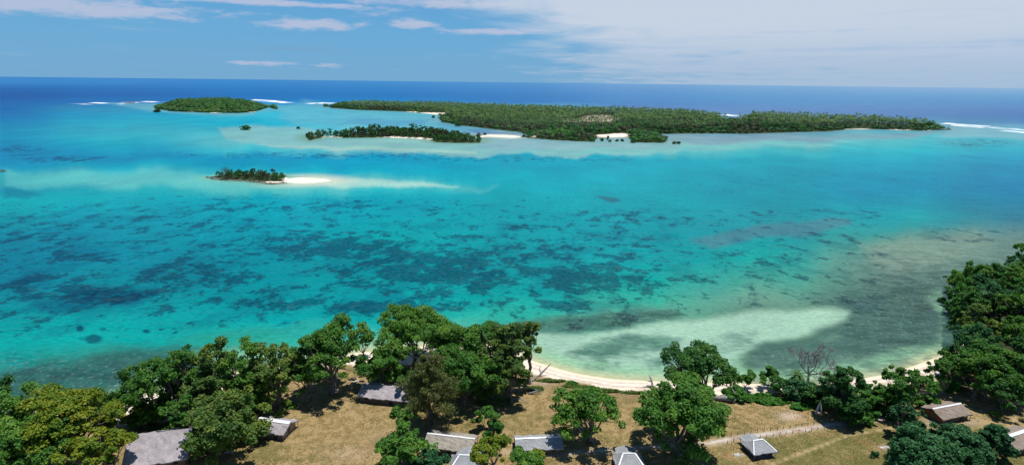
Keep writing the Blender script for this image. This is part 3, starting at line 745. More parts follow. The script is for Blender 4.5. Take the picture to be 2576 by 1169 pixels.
def casuarina_meshes(seed, H, Rc, style='olive', nl=14000, bark=None):
    r = np.random.default_rng(seed)
    mb = MB(); t = np.linspace(0, 1, 9)
    pts = np.stack([.25 * np.sin(t * 4 + seed), .2 * np.cos(t * 3), t * H], -1); pts[:, :2] -= pts[0, :2]
    mb.tube(pts, .3 * (1 - t * .92) + .02, 7)
    nb = 46; P0 = []; D = []; L = []
    for k in range(nb):
        h = .24 + .74 * (k + r.random()) / nb
        a = k * 2.4 + r.random(); l = Rc * (1.05 - .8 * ((h - .24) / .76) ** 1.4) * (.7 + .45 * r.random())
        base = np.array([np.interp(h, t, pts[:, 0]), np.interp(h, t, pts[:, 1]), h * H])
        q = [base + np.array([math.cos(a) * l * s, math.sin(a) * l * s, l * (.45 * s - .12 * s * s)]) for s in (0, .35, .7, 1)]
        mb.tube(q, [.09, .06, .04, .015], 4)
        P0.append(q[0]); D.append(q[3] - q[0]); L.append(l)
    P0 = np.array(P0); D = np.array(D); L = np.array(L)
    idx = r.choice(nb, nl, p=L / L.sum()); s = .25 + .8 * r.random(nl) ** .8
    c = P0[idx] + D[idx] * s[:, None] + r.normal(size=(nl, 3)) * np.array([.42, .42, .34]) * (L[idx] / Rc + .3)[:, None]
    nr = unit(r.normal(size=(nl, 3)) + [0, 0, .4])
    dr = unit(D[idx]) * .6 + r.normal(size=(nl, 3)) * .35 + np.array([0, 0, -.3])
    V, Q = quads(c, nr, .34, .22, r, dr)
    v = np.clip(.3 * r.random(nb)[idx] + .6 * r.random(nl), 0, 1)
    return npmesh('trunk', np.concatenate(mb.V), [np.array(mb.F[4])], bark or BARKD, smooth_=True), npmesh('crown', V, [Q], LEAF[style], fattrs={'v': v})

def palm_meshes(seed, H, L=3.4, nf=20, seg=6, style='palm', lean=.8):
    r = np.random.default_rng(seed)
    mb = MB(); t = np.linspace(0, 1, 6); a0 = r.random() * 6
    pts = np.stack([math.cos(a0) * lean * t ** 1.6, math.sin(a0) * lean * t ** 1.6, t * H], -1)
    mb.tube(pts, [.3, .2, .17, .16, .15, .15], 6)
    V = []; Q = []; vv = []; n_ = 0
    for k in range(nf):
        a = k * 2.4; e = .95 - 1.25 * (k / nf) + .1 * r.normal(); l = L * (.85 + .3 * r.random())
        d = np.array([math.cos(a), math.sin(a), 0]); sd_ = np.array([-d[1], d[0], 0])
        s = np.linspace(0, 1, seg + 1)
        x = l * (s * math.cos(e) + .05 * s); z = l * (math.sin(e) * s - .55 * s ** 2)
        mid = pts[-1] + d * x[:, None] + np.array([0, 0, 1.0]) * z[:, None]
        w = .42 * L / 3.4 * np.sin(np.clip(s * .92 + .08, 0, 1) * math.pi) ** .6 + .02
        lft = mid + sd_ * w[:, None] - [0, 0, .35] * w[:, None]; rgt = mid - sd_ * w[:, None] - [0, 0, .35] * w[:, None]
        B = np.stack([lft, mid, rgt], 1).reshape(-1, 3); V.append(B)
        for q in range(seg):
            b = n_ + q * 3
            Q += [(b, b + 1, b + 4, b + 3), (b + 1, b + 2, b + 5, b + 4)]; x_ = r.random() * .5 + .25 + .2 * (k < nf / 2); vv += [x_, x_ * .9]
        n_ += len(B)
    return npmesh('trunk', np.concatenate(mb.V), [np.array(mb.F[4])], BARK, smooth_=True), npmesh('fronds', np.concatenate(V), [np.array(Q)], LEAF[style], fattrs={'v': np.clip(vv, 0, 1)})

def place(name, wood, crown, loc, label, cat='tree', group=None, rz=0, sc=(1, 1, 1), crownname='crown'):
    t = bpy.data.objects.new(name, None); COL.objects.link(t)
    t.location = loc; t.rotation_euler = (0, 0, rz); t.scale = sc
    tag(t, label, cat, group)
    for nm, me in (('trunk', wood), (crownname, crown)):
        if me is not None:
            o = bpy.data.objects.new(nm, me); COL.objects.link(o); o.parent = t
    return t
#@@PART2@@
# ------------------------------------------------------------------ foreground trees
FG = [
 # name, survey x, y of the trunk foot, height, crown radius, style, options, label
 ('broadleaf_tree', 25,1147,15,7.4,'green',{}, 'deep green leafy tree in the left corner, just left of the yellow-green tree'),
 ('broadleaf_tree', -55,1108,14,7,'dark',{}, 'dark green tree cut by the left edge of the view above the corner tree'),
 ('broadleaf_tree', 205,1167,17,9,'yellow',{'flat':.4,'nl':15000}, 'largest yellow-green tree with layered flowering crown at the lower left'),
 ('broadleaf_tree', 288,1104,9.5,4.8,'yellow',{'flat':.4}, 'small yellow-green tree between the layered tree and the big lilac-grey roof'),
 ('broadleaf_tree', 120,1215,15,7,'green',{}, 'green tree at the bottom edge below the layered yellow-green crown'),
 ('broadleaf_tree', 262,1222,13,6,'yellow',{'flat':.4}, 'yellowish tree at the bottom edge touching the left end of the big grey roof'),
 ('broadleaf_tree', 15,1225,14,7,'green',{}, 'green tree in the bottom left corner with deep shade under it'),
 ('casuarina_tree', 258,1047,7.5,2.6,'dark',{}, 'small dark feathery pine-like tree against the weed bed, taller of two'),
 ('casuarina_tree', 290,1040,5.5,2.2,'dark',{}, 'smaller dark feathery tree beside the pale shallows on the left'),
 ('broadleaf_tree', 398,1055,15,7,'green',{}, 'spreading green tree overhanging the pale shallows at the left of the beach grove'),
 ('broadleaf_tree', 482,1040,18.5,6.2,'green',{'vine':1}, 'tall bushy tree second from the left in the beach grove'),
 ('broadleaf_tree', 565,1036,19.5,6.4,'dry',{'vine':1}, 'tall olive-green tree with ragged top in the middle of the left grove'),
 ('broadleaf_tree', 640,1030,20,6.4,'green',{'vine':1}, 'tall ragged green tree behind the small tin-ridged hut'),
 ('broadleaf_tree', 705,1028,19.4,6,'dry',{'vine':1}, 'tall olive tree just left of the big round-crowned tree'),
 ('broadleaf_tree', 841,985,18.6,9,'green',{'nl':17000,'tr':.75}, 'big round-crowned green tree with thick trunk standing on the tan clearing'),
 ('broadleaf_tree', 775,1000,12,5,'green',{}, 'lower green tree tucked left of the big round-crowned tree'),
 ('broadleaf_tree', 578,1138,15.2,7.8,'dry',{'nl':15000,'gaps':.12,'tr':.5,'leaf':.28,'base':.1}, 'wide bushy green tree between the big lilac-grey roof and the small hut'),
 ('broadleaf_tree', 368,1066,6,4.2,'green',{'base':.1}, 'low green tree beside the dappled sand left of the biggest roof'),
 ('broadleaf_tree', 432,1050,9,5,'green',{'base':.1}, 'medium green tree above the dappled sand patch in the left grove'),
 ('broadleaf_tree', 622,1060,12.5,5.6,'green',{'base':.1}, 'dense green tree immediately left of the small tin-ridged hut'),
 ('broadleaf_tree', 528,1068,12.5,5.6,'dry',{'base':.1}, 'dull green tree filling the gap behind the wide bushy tree'),
 ('broadleaf_tree', 985,952,9.5,4.8,'green',{'base':.15}, 'green tree filling the gap between the great dome and the shaded hut'),
 ('broadleaf_tree', 1125,980,12,5.6,'green',{'base':.15}, 'green tree close behind the top of the olive casuarina on its right'),
 ('broadleaf_tree', 1238,1000,12.5,5.8,'green',{'base':.15}, 'green tree in the right half of the grove below the flat crown'),
 ('broadleaf_tree', 475,1095,10,4.6,'green',{'gaps':.4,'nl':2600}, 'thin half-bare grey-twigged tree above the big lilac-grey roof'),
 ('broadleaf_tree', 915,898,9,3.6,'green',{'gaps':.3,'nl':3000}, 'small open tree between the round crown and the great dome by the water'),
 ('broadleaf_tree', 1046,917,15.8,12.2,'green',{'nl':25000,'flat':.5}, 'great dome-crowned tree standing highest against the turquoise reef'),
 ('broadleaf_tree', 1125,918,11.5,6,'green',{}, 'green tree at the right foot of the great dome beside the white sand'),
 ('broadleaf_tree', 1208,958,16.3,8.4,'green',{'nl':14000,'flat':.45}, 'broad green tree right of the white sand patch with flat crown'),
 ('broadleaf_tree', 1278,985,18.8,6,'dry',{}, 'tall brownish-green tree next to the last tree before the open beach'),
 ('broadleaf_tree', 1331,963,17.2,4.6,'dry',{'gaps':.2,'base':.45}, 'brown-topped slender tree at the left end of the open beach'),
 ('broadleaf_tree', 955,972,10,5.6,'green',{}, 'green tree rising behind the shaded long hut'),
 ('broadleaf_tree', 1048,1014,8.5,4.2,'green',{}, 'small green tree hiding the right end of the shaded hut'),
 ('casuarina_tree', 1086,1067,18.3,5.8,'olive',{'nl':17000}, 'tall olive-brown casuarina with bare lower trunk in the grove centre'),
 ('broadleaf_tree', 1168,1013,13.5,7.4,'green',{}, 'green tree with dark trunk right of the olive casuarina'),
 ('broadleaf_tree', 1285,1010,12,5.4,'dry',{}, 'dull green tree shading the grass near the left end of the beach'),
 ('broadleaf_tree', 1048,1106,7.6,3.3,'green',{'lean':(-2.4,.6),'gaps':.25,'nl':2600,'base':.5}, 'small crooked tree leaning left above the grass left of the long hut'),
 ('broadleaf_tree', 1012,1176,8.6,5.2,'green',{'leaf':.26}, 'low spreading green tree at the bottom edge left of the long hut'),
 ('broadleaf_tree', 1076,1196,5.5,3.8,'blue',{}, 'low blue-green bush tree at the bottom edge just left of the hip-roofed pavilion'),
 ('broadleaf_tree', 1240,1126,9,2.8,'green',{'nl':3800,'gaps':.2}, 'vine-laden crooked tree standing between the two long huts'),
 ('broadleaf_tree', 1216,1078,5.6,2.4,'green',{'gaps':.3,'nl':1800}, 'small light tree just above the vine-laden tree between the huts'),
 ('broadleaf_tree', 1238,1204,8.6,4.0,'yellow',{'gaps':.15,'base':.5}, 'yellow-green tree at the bottom edge right of the white-ridged pavilion'),
 ('broadleaf_tree', 1322,1214,6.8,3.6,'green',{'gaps':.2}, 'bushy tree at the bottom edge in front of the right long hut'),
 ('broadleaf_tree', 1352,1166,3.2,2.0,'yellow',{}, 'small yellow-green shrub touching the front of the right long hut'),
 ('broadleaf_tree', 1488,1111,13.4,7.2,'green',{'gaps':.12,'nl':8500,'lean':(-.9,0),'tr':.5,'flat':.4}, 'lone spreading tree with open crown and clear trunk on the brown grass'),
 ('broadleaf_tree', 1708,1142,17.4,9.4,'green',{'nl':17000,'gaps':.12,'leaf':.28,'tr':.7}, 'largest dense tree right of the lone open-crowned tree, casting a wide shadow'),
 ('broadleaf_tree', 1775,1010,15,8,'dark',{'nl':13000,'lean':(-2.2,0),'tr':.6}, 'dark green tree behind the largest tree, overhanging the beach'),
 ('broadleaf_tree', 1872,978,5.5,3.0,'green',{'gaps':.3,'nl':1900}, 'small gnarled tree on the sand just right of the dark beach tree'),
 ('broadleaf_tree', 1932,974,5.8,3.2,'green',{'gaps':.3,'nl':2100}, 'small gnarled tree on the sand just left of the bare dead tree'),
 ('shrub', 1962,990,4.2,3.4,'dark',{'base':.1}, 'dark shrub at the left end of the hedge behind the dead tree'),
 ('shrub', 2005,1000,5,4,'blue',{'base':.1}, 'dense shrub directly in front of the bare dead tree'),
 ('shrub', 2052,1012,4.6,4.0,'dark',{'base':.1}, 'dense shrub just left of the darkest tall bush'),
 ('broadleaf_tree', 2094,1022,9,4.0,'blue',{'base':.15,'gaps':.1}, 'very dark bushy tree above the bleached stump'),
 ('broadleaf_tree', 2118,1052,13.2,5,'dark',{'base':.12,'nl':11000}, 'tallest dark bushy tree in the middle of the shore hedge'),
 ('shrub', 2172,1042,6.6,4.2,'bright',{'base':.1}, 'bright green shrub right of the tallest dark bush'),
 ('shrub', 2205,1020,6,3.6,'green',{'base':.1}, 'medium green shrub below the white sand on the right'),
 ('shrub', 2228,1034,5.4,3.8,'dark',{'base':.05}, 'dark shrub left of the foot of the tall green tree near the brown hut'),
 ('shrub', 2318,1012,6.4,4.0,'green',{'base':.05}, 'green shrub right behind the tall green tree near the brown hut'),
 ('shrub', 2145,1062,4.2,3.4,'green',{'base':.05}, 'low green shrub at the near foot of the tallest dark bush'),
 ('shrub', 1852,1002,3.4,3.0,'bright',{'base':.05}, 'low bright shrub beside the thick fallen grey log'),
 ('broadleaf_tree', 2265,1046,13.2,5.1,'green',{'base':.15}, 'tall green tree standing left of the brown gabled hut'),
 ('broadleaf_tree', 2268,1100,8.8,3.2,'blue',{'base':.2}, 'small round dark tree at the end of the fenced path'),
 ('broadleaf_tree', 2372,990,10.5,4.6,'green',{}, 'green tree beside the last patch of white sand on the right'),
 ('broadleaf_tree', 2448,1002,12,5.2,'green',{}, 'green tree rising directly behind the brown gabled hut'),
 ('broadleaf_tree', 2480,1000,14,6.8,'green',{'nl':12000}, 'large green tree at the near edge of the headland forest'),
 ('broadleaf_tree', 2518,1028,9,5.8,'dark',{}, 'low wide dark tree above the far right hut'),
 ('broadleaf_tree', 2590,1010,12,6,'dark',{}, 'dark tree at the right edge above the far right hut'),
 ('broadleaf_tree', 2315,1194,9.8,6.4,'blue',{'base':.05,'nl':17000,'leaf':.24}, 'round blue-green tree at the bottom edge, nearest of the three round trees'),
 ('broadleaf_tree', 2402,1166,8.9,5.5,'blue',{'base':.05,'nl':15000,'leaf':.24}, 'round dark tree in the middle of the three below the brown hut'),
 ('broadleaf_tree', 2490,1148,7.6,3.7,'blue',{'base':.05,'nl':9000,'leaf':.24}, 'smallest of three round dark trees, just left of the far right hut'),
]
for i, (nm, bx, by, H, Rc, st, op, lab) in enumerate(FG):
    x, y, z = GL(bx, by)
    ytop = by - H * (8.6 + (by - 915) * .0077); H0 = H
    for _ in range(6): H *= (by - ytop) / max(5, by - float(P(x, y, z + H)[1]))
    if nm == 'casuarina_tree':
        w, c = casuarina_meshes(i + 20, H, Rc, st, op.get('nl', 5000))
    else:
        nl = int(1.35 * op.get('nl', int(165 * Rc ** 2 + 1500)))
        w, c = tree_meshes(i + 20, H, Rc, st, nl, round_=(st == 'blue' and Rc > 3), base=op.get('base', .1 if op.get('vine') else .2), flat=op.get('flat', .6), lean=op.get('lean', (0, 0)),
                           leaf=op.get('leaf', .25), gaps=op.get('gaps', 0), trunkr=op.get('tr'), nclump=int((84 if op.get('vine') or op.get('base', 1) < .15 else 54) * (Rc / 7) ** 1.4) + 8)
    place(nm, w, c, (x, y, z - .1), lab, 'shrub' if nm == 'shrub' else 'tree')

# bare dead tree
def dead_tree(seed, H, spread, depth=6):
    r = np.random.default_rng(seed); tr_ = MB(); br = MB()
    def go(p, d, l, rad, k):
        pts = [p]; q = p.copy(); dd = d.copy()
        for s in range(3):
            dd = unit(dd + r.normal(size=3) * .16 + [0, 0, .05]); q = q + dd * l / 3; pts.append(q.copy())
        (tr_ if k == 0 else br).tube(pts, np.linspace(rad, rad * .65, 4), 6 if k < 2 else 4)
        if k >= depth: return
        for c_ in range(4 if k == 0 else (2 if r.random() < .45 else 3)):
            nd = unit(dd + r.normal(size=3) * (.62 if k else .5) * spread + [0, 0, .12])
            go(q, nd, l * (.66 + .2 * r.random()), max(rad * .62, .05), k + 1)
    go(np.array([0, 0, 0.]), np.array([0, 0, 1.]), H * .22, .36, 0)
    return tr_, br
a, b = dead_tree(5, 14.5, 1.15, 6)
x, y, z = GL(2031, 968)
t = place('dead_tree', None, None, (x, y, z), 'bare leafless grey tree standing against the dark seagrass', 'tree')
a.build('trunk', DEADW, t, True); b.build('branches', DEADW, t, True)

# little palm and young conifer
w, c = palm_meshes(3, 4.2, 2.8, 14)
place('palm_tree', w, c, (*GL(1993, 990)[:2], 1.6), 'single small palm growing out of the dark hedge left of the dead tree', 'palm', crownname='fronds')
w, c = palm_meshes(9, 2.0, 2.2, 12)
place('palm_tree', w, c, (*GL(1082, 1140)[:2], 1.6), 'tiny yellowish palm in front of the left long hut', 'palm', crownname='fronds')
def conifer(seed, H, Rc):
    r = np.random.default_rng(seed); mb = MB(); mb.tube([(0, 0, 0), (0, 0, H * .5), (0, 0, H)], [.16, .1, .02], 6)
    C_ = []; D_ = []
    for k in range(44):
        h = .12 + .86 * k / 44; a = k * 2.4; l = Rc * (1.05 - h) ** .8
        for s in np.linspace(.1, 1, 16):
            C_.append([math.cos(a) * l * s, math.sin(a) * l * s, h * H + .5 * l * s - .3 * l * s * s]); D_.append([math.cos(a), math.sin(a), .3])
    C_ = np.repeat(np.array(C_), 5, 0); D_ = np.repeat(np.array(D_), 5, 0)
    C_ = C_ + r.normal(size=C_.shape) * .1
    V, Q = quads(C_, unit(r.normal(size=C_.shape) * .5 + [0, 0, 1]), .26, .2, r, D_ + r.normal(size=C_.shape) * .5)
    return npmesh('trunk', np.concatenate(mb.V), [np.array(mb.F[4])], BARKD), npmesh('crown', V, [Q], LEAF['dark'], fattrs={'v': .5 + .5 * r.random(len(Q))})
w, c = conifer(4, 8.2, 3.4)
place('conifer_tree', w, c, GL(1727, 1186), 'young feathery conifer with pointed top below the largest dense tree', 'tree')

# ------------------------------------------------------------------ headland forest
def scatter(poly, spacing, seed, inset=2, test=None, tries=12000, cap=9999):
    r = np.random.default_rng(seed); poly = np.array(poly); lo, hi = poly.min(0), poly.max(0)
    cand = lo + r.random((tries, 2)) * (hi - lo)
    s = sdf(poly, cand[:, 0], cand[:, 1]); ok = s > inset
    if test is not None: ok &= test(cand)
    cand = cand[ok]; out = []
    cell = {}
    for p in cand:
        k = (int(p[0] // spacing), int(p[1] // spacing)); bad = False
        for i in (-1, 0, 1):
            for j in (-1, 0, 1):
                for q in cell.get((k[0] + i, k[1] + j), ()):
                    if (p[0] - q[0]) ** 2 + (p[1] - q[1]) ** 2 < spacing ** 2: bad = True
        if not bad: cell.setdefault(k, []).append(p); out.append(p)
        if len(out) >= cap: break
    return np.array(out)
HEAD = Gs([(2404,772),(2404,745),(2440,725),(2500,703),(2570,685),(2650,665),(2800,645),(3000,640),(3000,960),(2700,985),(2560,985),(2450,960),(2400,935),(2412,905),(2428,880),(2434,850),(2436,815),(2412,790)], 1.5)
VAR = []
for k, (st, H, Rc, nl) in enumerate([('green', 10, 5.6, 5600), ('dark', 9.5, 5.2, 5200), ('green', 11.5, 6.2, 6400), ('dry', 9, 4.8, 4600), ('dark', 12, 6, 6200), ('bright', 9.5, 5, 5000), ('blue', 10, 5.5, 5600)]):
    VAR.append((st, tree_meshes(200 + k, H, Rc, st, int(nl * 1.3), base=.03, leaf=.28, flat=.6, nclump=int(50 * (Rc / 7) ** 1.4) + 12)))
pts = scatter(HEAD, 6.9, 11, .1)
LABH = {'green': 'mid green tree within the dense forest on the right headland', 'dark': 'dark green tree within the dense forest on the right headland', 'dry': 'dull brownish tree within the dense forest on the right headland',
        'bright': 'bright green tree within the dense forest on the right headland', 'blue': 'deep blue-green tree within the dense forest on the right headland'}
nh = 0
for p in sorted(pts.tolist(), key=lambda q: q[1]):
    px, py, ok = P(p[0], p[1], 6)
    if px > 2680: continue
    k = rng.choice(7, p=[.2, .2, .2, .1, .14, .06, .1]); s_ = .8 + .35 * rng.random()
    st, (w, c) = VAR[k]
    place('broadleaf_tree', w, c, (p[0], p[1], float(gz(p[0], p[1])[0]) - .1), LABH[st], 'tree', 'forest trees on the right headland (%s)' % {'green':'mid green','dark':'dark green','dry':'brownish','bright':'bright green','blue':'blue-green'}[st], rng.random() * 6.28, (s_, s_, s_ * (.9 + .25 * rng.random())))
    nh += 1

# ------------------------------------------------------------------ small wooded islands
FARV = []
for k, (st, H, Rc, nl) in enumerate([('fargreen', 11, 6, 1100), ('far', 10, 6.4, 1100), ('fargrey', 9, 5, 800), ('fargreen', 9, 5.2, 900), ('far', 12, 5.4, 900), ('fargrey', 11, 4.6, 700)]):
    FARV.append((st, tree_meshes(300 + k, H, Rc, st, nl, base=.15, leaf=.55)))
ISC = {'fargreen': 'green', 'far': 'dark green', 'fargrey': 'greyish green'}
ptsC = scatter(ISL_C, 8.0, 5, 1.5, cap=128)
for p in ptsC:
    px, py, ok = P(p[0], p[1], 0)
    edge = sdf(np.array(ISL_C), p[:1], p[1:])[0]
    k = rng.integers(0, 6); s_ = (.62 + .5 * min(1, edge / 12)) * (.85 + .3 * rng.random()) * (.72 if px < 850 else 1)
    if px > 1095 and py > 351: k = 0; s_ *= .8
    st, (w, c) = FARV[k]
    place('broadleaf_tree', w, c, (p[0], p[1], .6), ISC[st] + ' tree on the long wooded islet in front of the big palm island', 'tree', ISC[st] + ' trees on the long wooded islet', rng.random() * 6.28, (s_, s_, s_ * .95))
exC = Gs([(778,339),(786,340.5),(796,341),(804,341),(813,341),(822,341.5),(832,342),(842,342),(800,337),(815,337.5),(830,338),(845,338),(853,343),(862,343)], .5)
for q, p in enumerate(exC):
    k = [1, 0, 4, 3][q % 4]; s_ = .42 + .028 * q; st, (w, c) = FARV[k]
    place('broadleaf_tree', w, c, (p[0], p[1], .4), ISC[st] + ' tree on the long wooded islet in front of the big palm island', 'tree', ISC[st] + ' trees on the long wooded islet', q * 1.7, (s_, s_, s_))
ptsD = scatter(Gs([(540,447),(560,451),(600,452),(640,455),(690,458),(715,454),(716,447),(690,443),(620,441),(560,442)]), 4.6, 9, .5, cap=26)
for p in ptsD:
    px, py, ok = P(p[0], p[1], 0)
    k = [0, 3, 0, 2, 5][rng.integers(0, 5)]; s_ = .34 + .3 * rng.random()
    if px < 580: s_ *= .75
    st, (w, c) = FARV[k]
    place('broadleaf_tree', w, c, (p[0], p[1], .5), ISC[st] + ' small tree on the rocky islet with the white sandbar', 'tree', ISC[st] + ' trees on the rocky islet', rng.random() * 6.28, (s_, s_, s_ * 1.1))
a, b = dead_tree(8, 9, 1.0, 4)
x, y = G(571, 449, .5); t = place('dead_tree', None, None, (x, y, .4), 'taller twiggy tree at the left part of the rocky islet', 'tree'); a.build('trunk', BARKD, t); b.build('branches', BARKD, t)
V, Q = quads(np.random.default_rng(2).normal(size=(420, 3)) * [1.6, 1.6, 1.2] + [0, 0, 6.3], unit(np.random.default_rng(4).normal(size=(420, 3))), .28, .6)
o = obj('crown', npmesh('crown', V, [Q], LEAF['fargrey'], fattrs={'v': rng.random(420)}), t)
# rock ledge of the small islet
r = np.random.default_rng(12)
ROCK, ntr, br_ = newmat('dark_rock'); nn = N(ntr)
nn.put(br_.inputs['Base Color'], nn.mix(nn.mr(nn.noise(nn.pos(), .8, 4), .35, .65), (.05, .045, .04, 1), (.20, .18, .15, 1))); br_.inputs['Roughness'].default_value = .9
def boulders(name, line, n_, size, label, loc_z=0.1, mat=None, flat=.5, cat='rock'):
    mb = MB(); ln = np.array(line)
    mb.tube([(q[0], q[1], loc_z - size * .3) for q in ln], size * .55, 6)
    for k in range(n_):
        s_ = r.random() * (len(ln) - 1); i_ = int(s_); p_ = ln[i_] + (ln[i_ + 1] - ln[i_]) * (s_ - i_) + r.normal(size=2) * size * .8
        sz = size * (.4 + .9 * r.random())
        u_ = np.linspace(0, math.pi, 5)[1:-1]; th = np.arange(7) / 7 * 6.283
        V_ = [[0, 0, sz * flat]] + [[math.sin(a_) * math.cos(b_) * sz * (.8 + .4 * r.random()), math.sin(a_) * math.sin(b_) * sz * (.8 + .4 * r.random()), math.cos(a_) * sz * flat] for a_ in u_ for b_ in th]
        Fs = [(0, 1 + j, 1 + (j + 1) % 7) for j in range(7)] + [(1 + a_ * 7 + j, 8 + a_ * 7 + j, 8 + a_ * 7 + (j + 1) % 7, 1 + a_ * 7 + (j + 1) % 7) for a_ in range(2) for j in range(7)]
        mb.add(np.array(V_) + [p_[0], p_[1], loc_z], Fs)
    o = mb.build(name, mat or ROCK); tag(o, label, cat); return o
boulders('rock_ledge', Gs([(521,446),(545,450),(575,453),(610,454),(640,457),(668,460.5),(690,462),(716,459.5)]), 110, 1.0, 'dark rock ledge along the near shore of the islet with the sandbar', .2, flat=.6)
boulders('rock_ledge', Gs([(316,257.5),(338,257.5)]), 10, 9, 'low dark rock awash in the surf left of the far wooded island', .2, flat=.2)
boulders('rock_ledge', Gs([(0,429),(10,429)]), 12, 1.0, 'flat dark rock in the water at the left edge of the view', .1, flat=.2)

# mangrove clumps standing alone in the shallows
MANG = [(615,326.5,13,'largest lone mangrove clump in the shallows left of the long islet'), (750,323.5,5,'small round mangrove bush just left of the long islet, standing in water'),
 (1090,296,5.5,'small mangrove bush in the channel beside the big palm island'), (1153,317,13,'blocky dark mangrove clump in the channel above the long islet'), (1219,339,4.5,'single tree standing on the sand spit right of the long islet'),
 (772,342,5,'mangrove bush at the left tip of the long islet'), (808,344,4,'tiny mangrove bush near the left tip of the long islet'), (870,346,9,'mangrove clump on the near shore of the long islet'),
 (1515,354,6.5,'left mangrove bush in front of the resort beach'), (1529,351,3.5,'smallest mangrove bush in front of the resort beach'), (1535,356.5,4.2,'mangrove bush standing farthest out in front of the beach'),
 (1553,355,5.5,'left half of the twin mangroves right of the beach centre'), (1566,355,5.5,'right half of the twin mangroves right of the beach centre'), (1592,359,6,'mangrove bush off the corner of the wooded point'),
 (1697,361.5,5.5,'left of the two lone mangroves in the bay'), (1708,361.5,6,'right of the two lone mangroves in the bay'), (1530,345.5,3.5,'small tree at the water edge of the resort beach'),
 (1318,344,6,'mangrove clump at the left tip of the front point')]
for (bx, by, rd_, lab) in MANG:
    x, y = G(bx, by); sc_ = 1431 / math.hypot(x, y, 70)
    rw = rd_ / sc_ ; hh = min(max(rw * 1.1, 3.2), 7)
    w, c = tree_meshes(int(bx), hh, rw, 'fargreen' if rd_ > 8 else 'far', int(420 + 14 * rw * rw), base=.02, leaf=.6, flat=.8)
    place('mangrove', w, c, (x, y + rw * .5, -.15), lab, 'mangrove')
for bx, by, w_ in [(388+15,274.5,14),(396,281.5,9)]:
    x, y = G(bx, by); rw = w_ * .9
    w, c = tree_meshes(int(by), 7, rw, 'far', 900, base=.02, leaf=1.0, flat=.7)
    place('mangrove', w, c, (x, y, -.2), 'dark mangrove clump off the left end of the far wooded island' + (', nearer one' if by > 280 else ', farther one'), 'mangrove')

# ------------------------------------------------------------------ far forests and palm groves
def canopy(pts, Rr, Hh, per, leaf, seed, zb=.5, flat=.75):
    r = np.random.default_rng(seed); n_ = len(pts)
    Rt = Rr * (.7 + .6 * r.random(n_)); Ht = Hh * (.75 + .5 * r.random(n_)) if np.isscalar(Hh) else Hh
    idx = np.repeat(np.arange(n_), per)
    d = unit(r.normal(size=(n_ * per, 3)) + [0, -.15, .35])
    c = np.stack([pts[idx, 0], pts[idx, 1], (Ht * .62)[idx] + zb], -1) + d * np.stack([Rt[idx], Rt[idx], (Ht * .42)[idx]], -1) * (.7 + .35 * r.random(n_ * per))[:, None]
    nr = unit(d * 1.1 + [0, 0, .3] + r.normal(size=d.shape) * .28)
    V, Q = quads(c, nr, leaf * (.6 + .8 * r.random(len(c))), .7, r)
    big_ = fbm(pts[:, 0] / 55, pts[:, 1] / 35, 4)
    v = np.clip(-.45 + 1.2 * big_[idx] + .55 * r.random(n_)[idx] + .2 * r.random(len(c)), 0, 1)
    return V, Q, v
def wood_of(pts, cols):
    pass
def forest(name, groups, label, cat='forest'):
    Vs = []; Qs = []; vs = []; mi = []; n_ = 0; mats = [g[1] for g in groups]
    for k, ((V, Q, v), m) in enumerate(groups):
        Vs.append(V); Qs.append(Q + n_); vs.append(v); mi.append(np.full(len(Q), k)); n_ += len(V)
    me = npmesh(name, np.concatenate(Vs), [np.concatenate(Qs)], mats, fattrs={'v': np.concatenate(vs)}, mi=np.concatenate(mi))
    return tag(obj(name, me), label, cat, kind='stuff')
# far round island
pA = scatter(ISL_A, 7.0, 21, 3, tries=60000)
s = sdf(np.array(ISL_A), pA[:, 0], pA[:, 1]); hA = (4.5 + 11 * smooth(0, 55, s)) * (.7 + .6 * rng.random(len(pA))) * (.75 + .5 * fbm(pA[:, 0] / 40, pA[:, 1] / 40, 3))
kk = rng.random(len(pA)) < .35
forest('forest', [(canopy(pA[~kk], 5, hA[~kk], 120, 1.0, 1), LEAF['far']), (canopy(pA[kk], 5, hA[kk], 120, 1.0, 2), LEAF['fargreen'])], 'dense dark woodland covering the round island on the far left')
# big palm island: which ground carries palms, which scrub, which stays open
def inD(poly, p, z):
    px, py, ok = P(p[:, 0], p[:, 1], z); return sdf(np.array(poly, float), px, py) > 0
PALM1 = [(880,250),(1830,272),(1832,296),(1760,300),(1700,300),(1560,303),(1480,306),(1400,311),(1330,313),(1260,305),(1190,300),(1130,287),(1000,277),(920,270),(870,262)]
PALM2 = [(1850,276),(2390,300),(2375,318),(2300,318),(2220,314),(2120,312),(2040,309),(1960,305),(1880,300),(1852,292)]
PALM3 = [(1650,306),(1770,304),(1815,312),(1740,318),(1660,316)]
PALM4 = [(1745,290),(1830,286),(1825,304),(1760,303)]
CLEAR = [(1440,306),(1470,298),(1540,289),(1548,300),(1545,306),(1465,309)]
BEACH = [(1478,346),(1500,340),(1560,336),(1582,338),(1580,347)]
BEACH2 = [(1392,330),(1432,329),(1432,337),(1392,337)]
BEACH3 = [(2135,322),(2195,321),(2195,328),(2135,328)]
BEACH4 = [(1055,279),(1132,288),(1132,294),(1060,286)]
pal = scatter(ISL_B, 7.9, 31, 14, tries=130000)
pz = 11
m_ = (inD(PALM1, pal, pz) | inD(PALM2, pal, pz) | (inD(PALM3, pal, pz) & (rng.random(len(pal)) < .6)) | inD(PALM4, pal, pz)) & ~inD(CLEAR, pal, 3)
far_edge = sdf(np.array(ISL_B), pal[:, 0], pal[:, 1])
palms = pal[m_]
pB = scatter(ISL_B, 6.6, 41, 3, tries=130000)
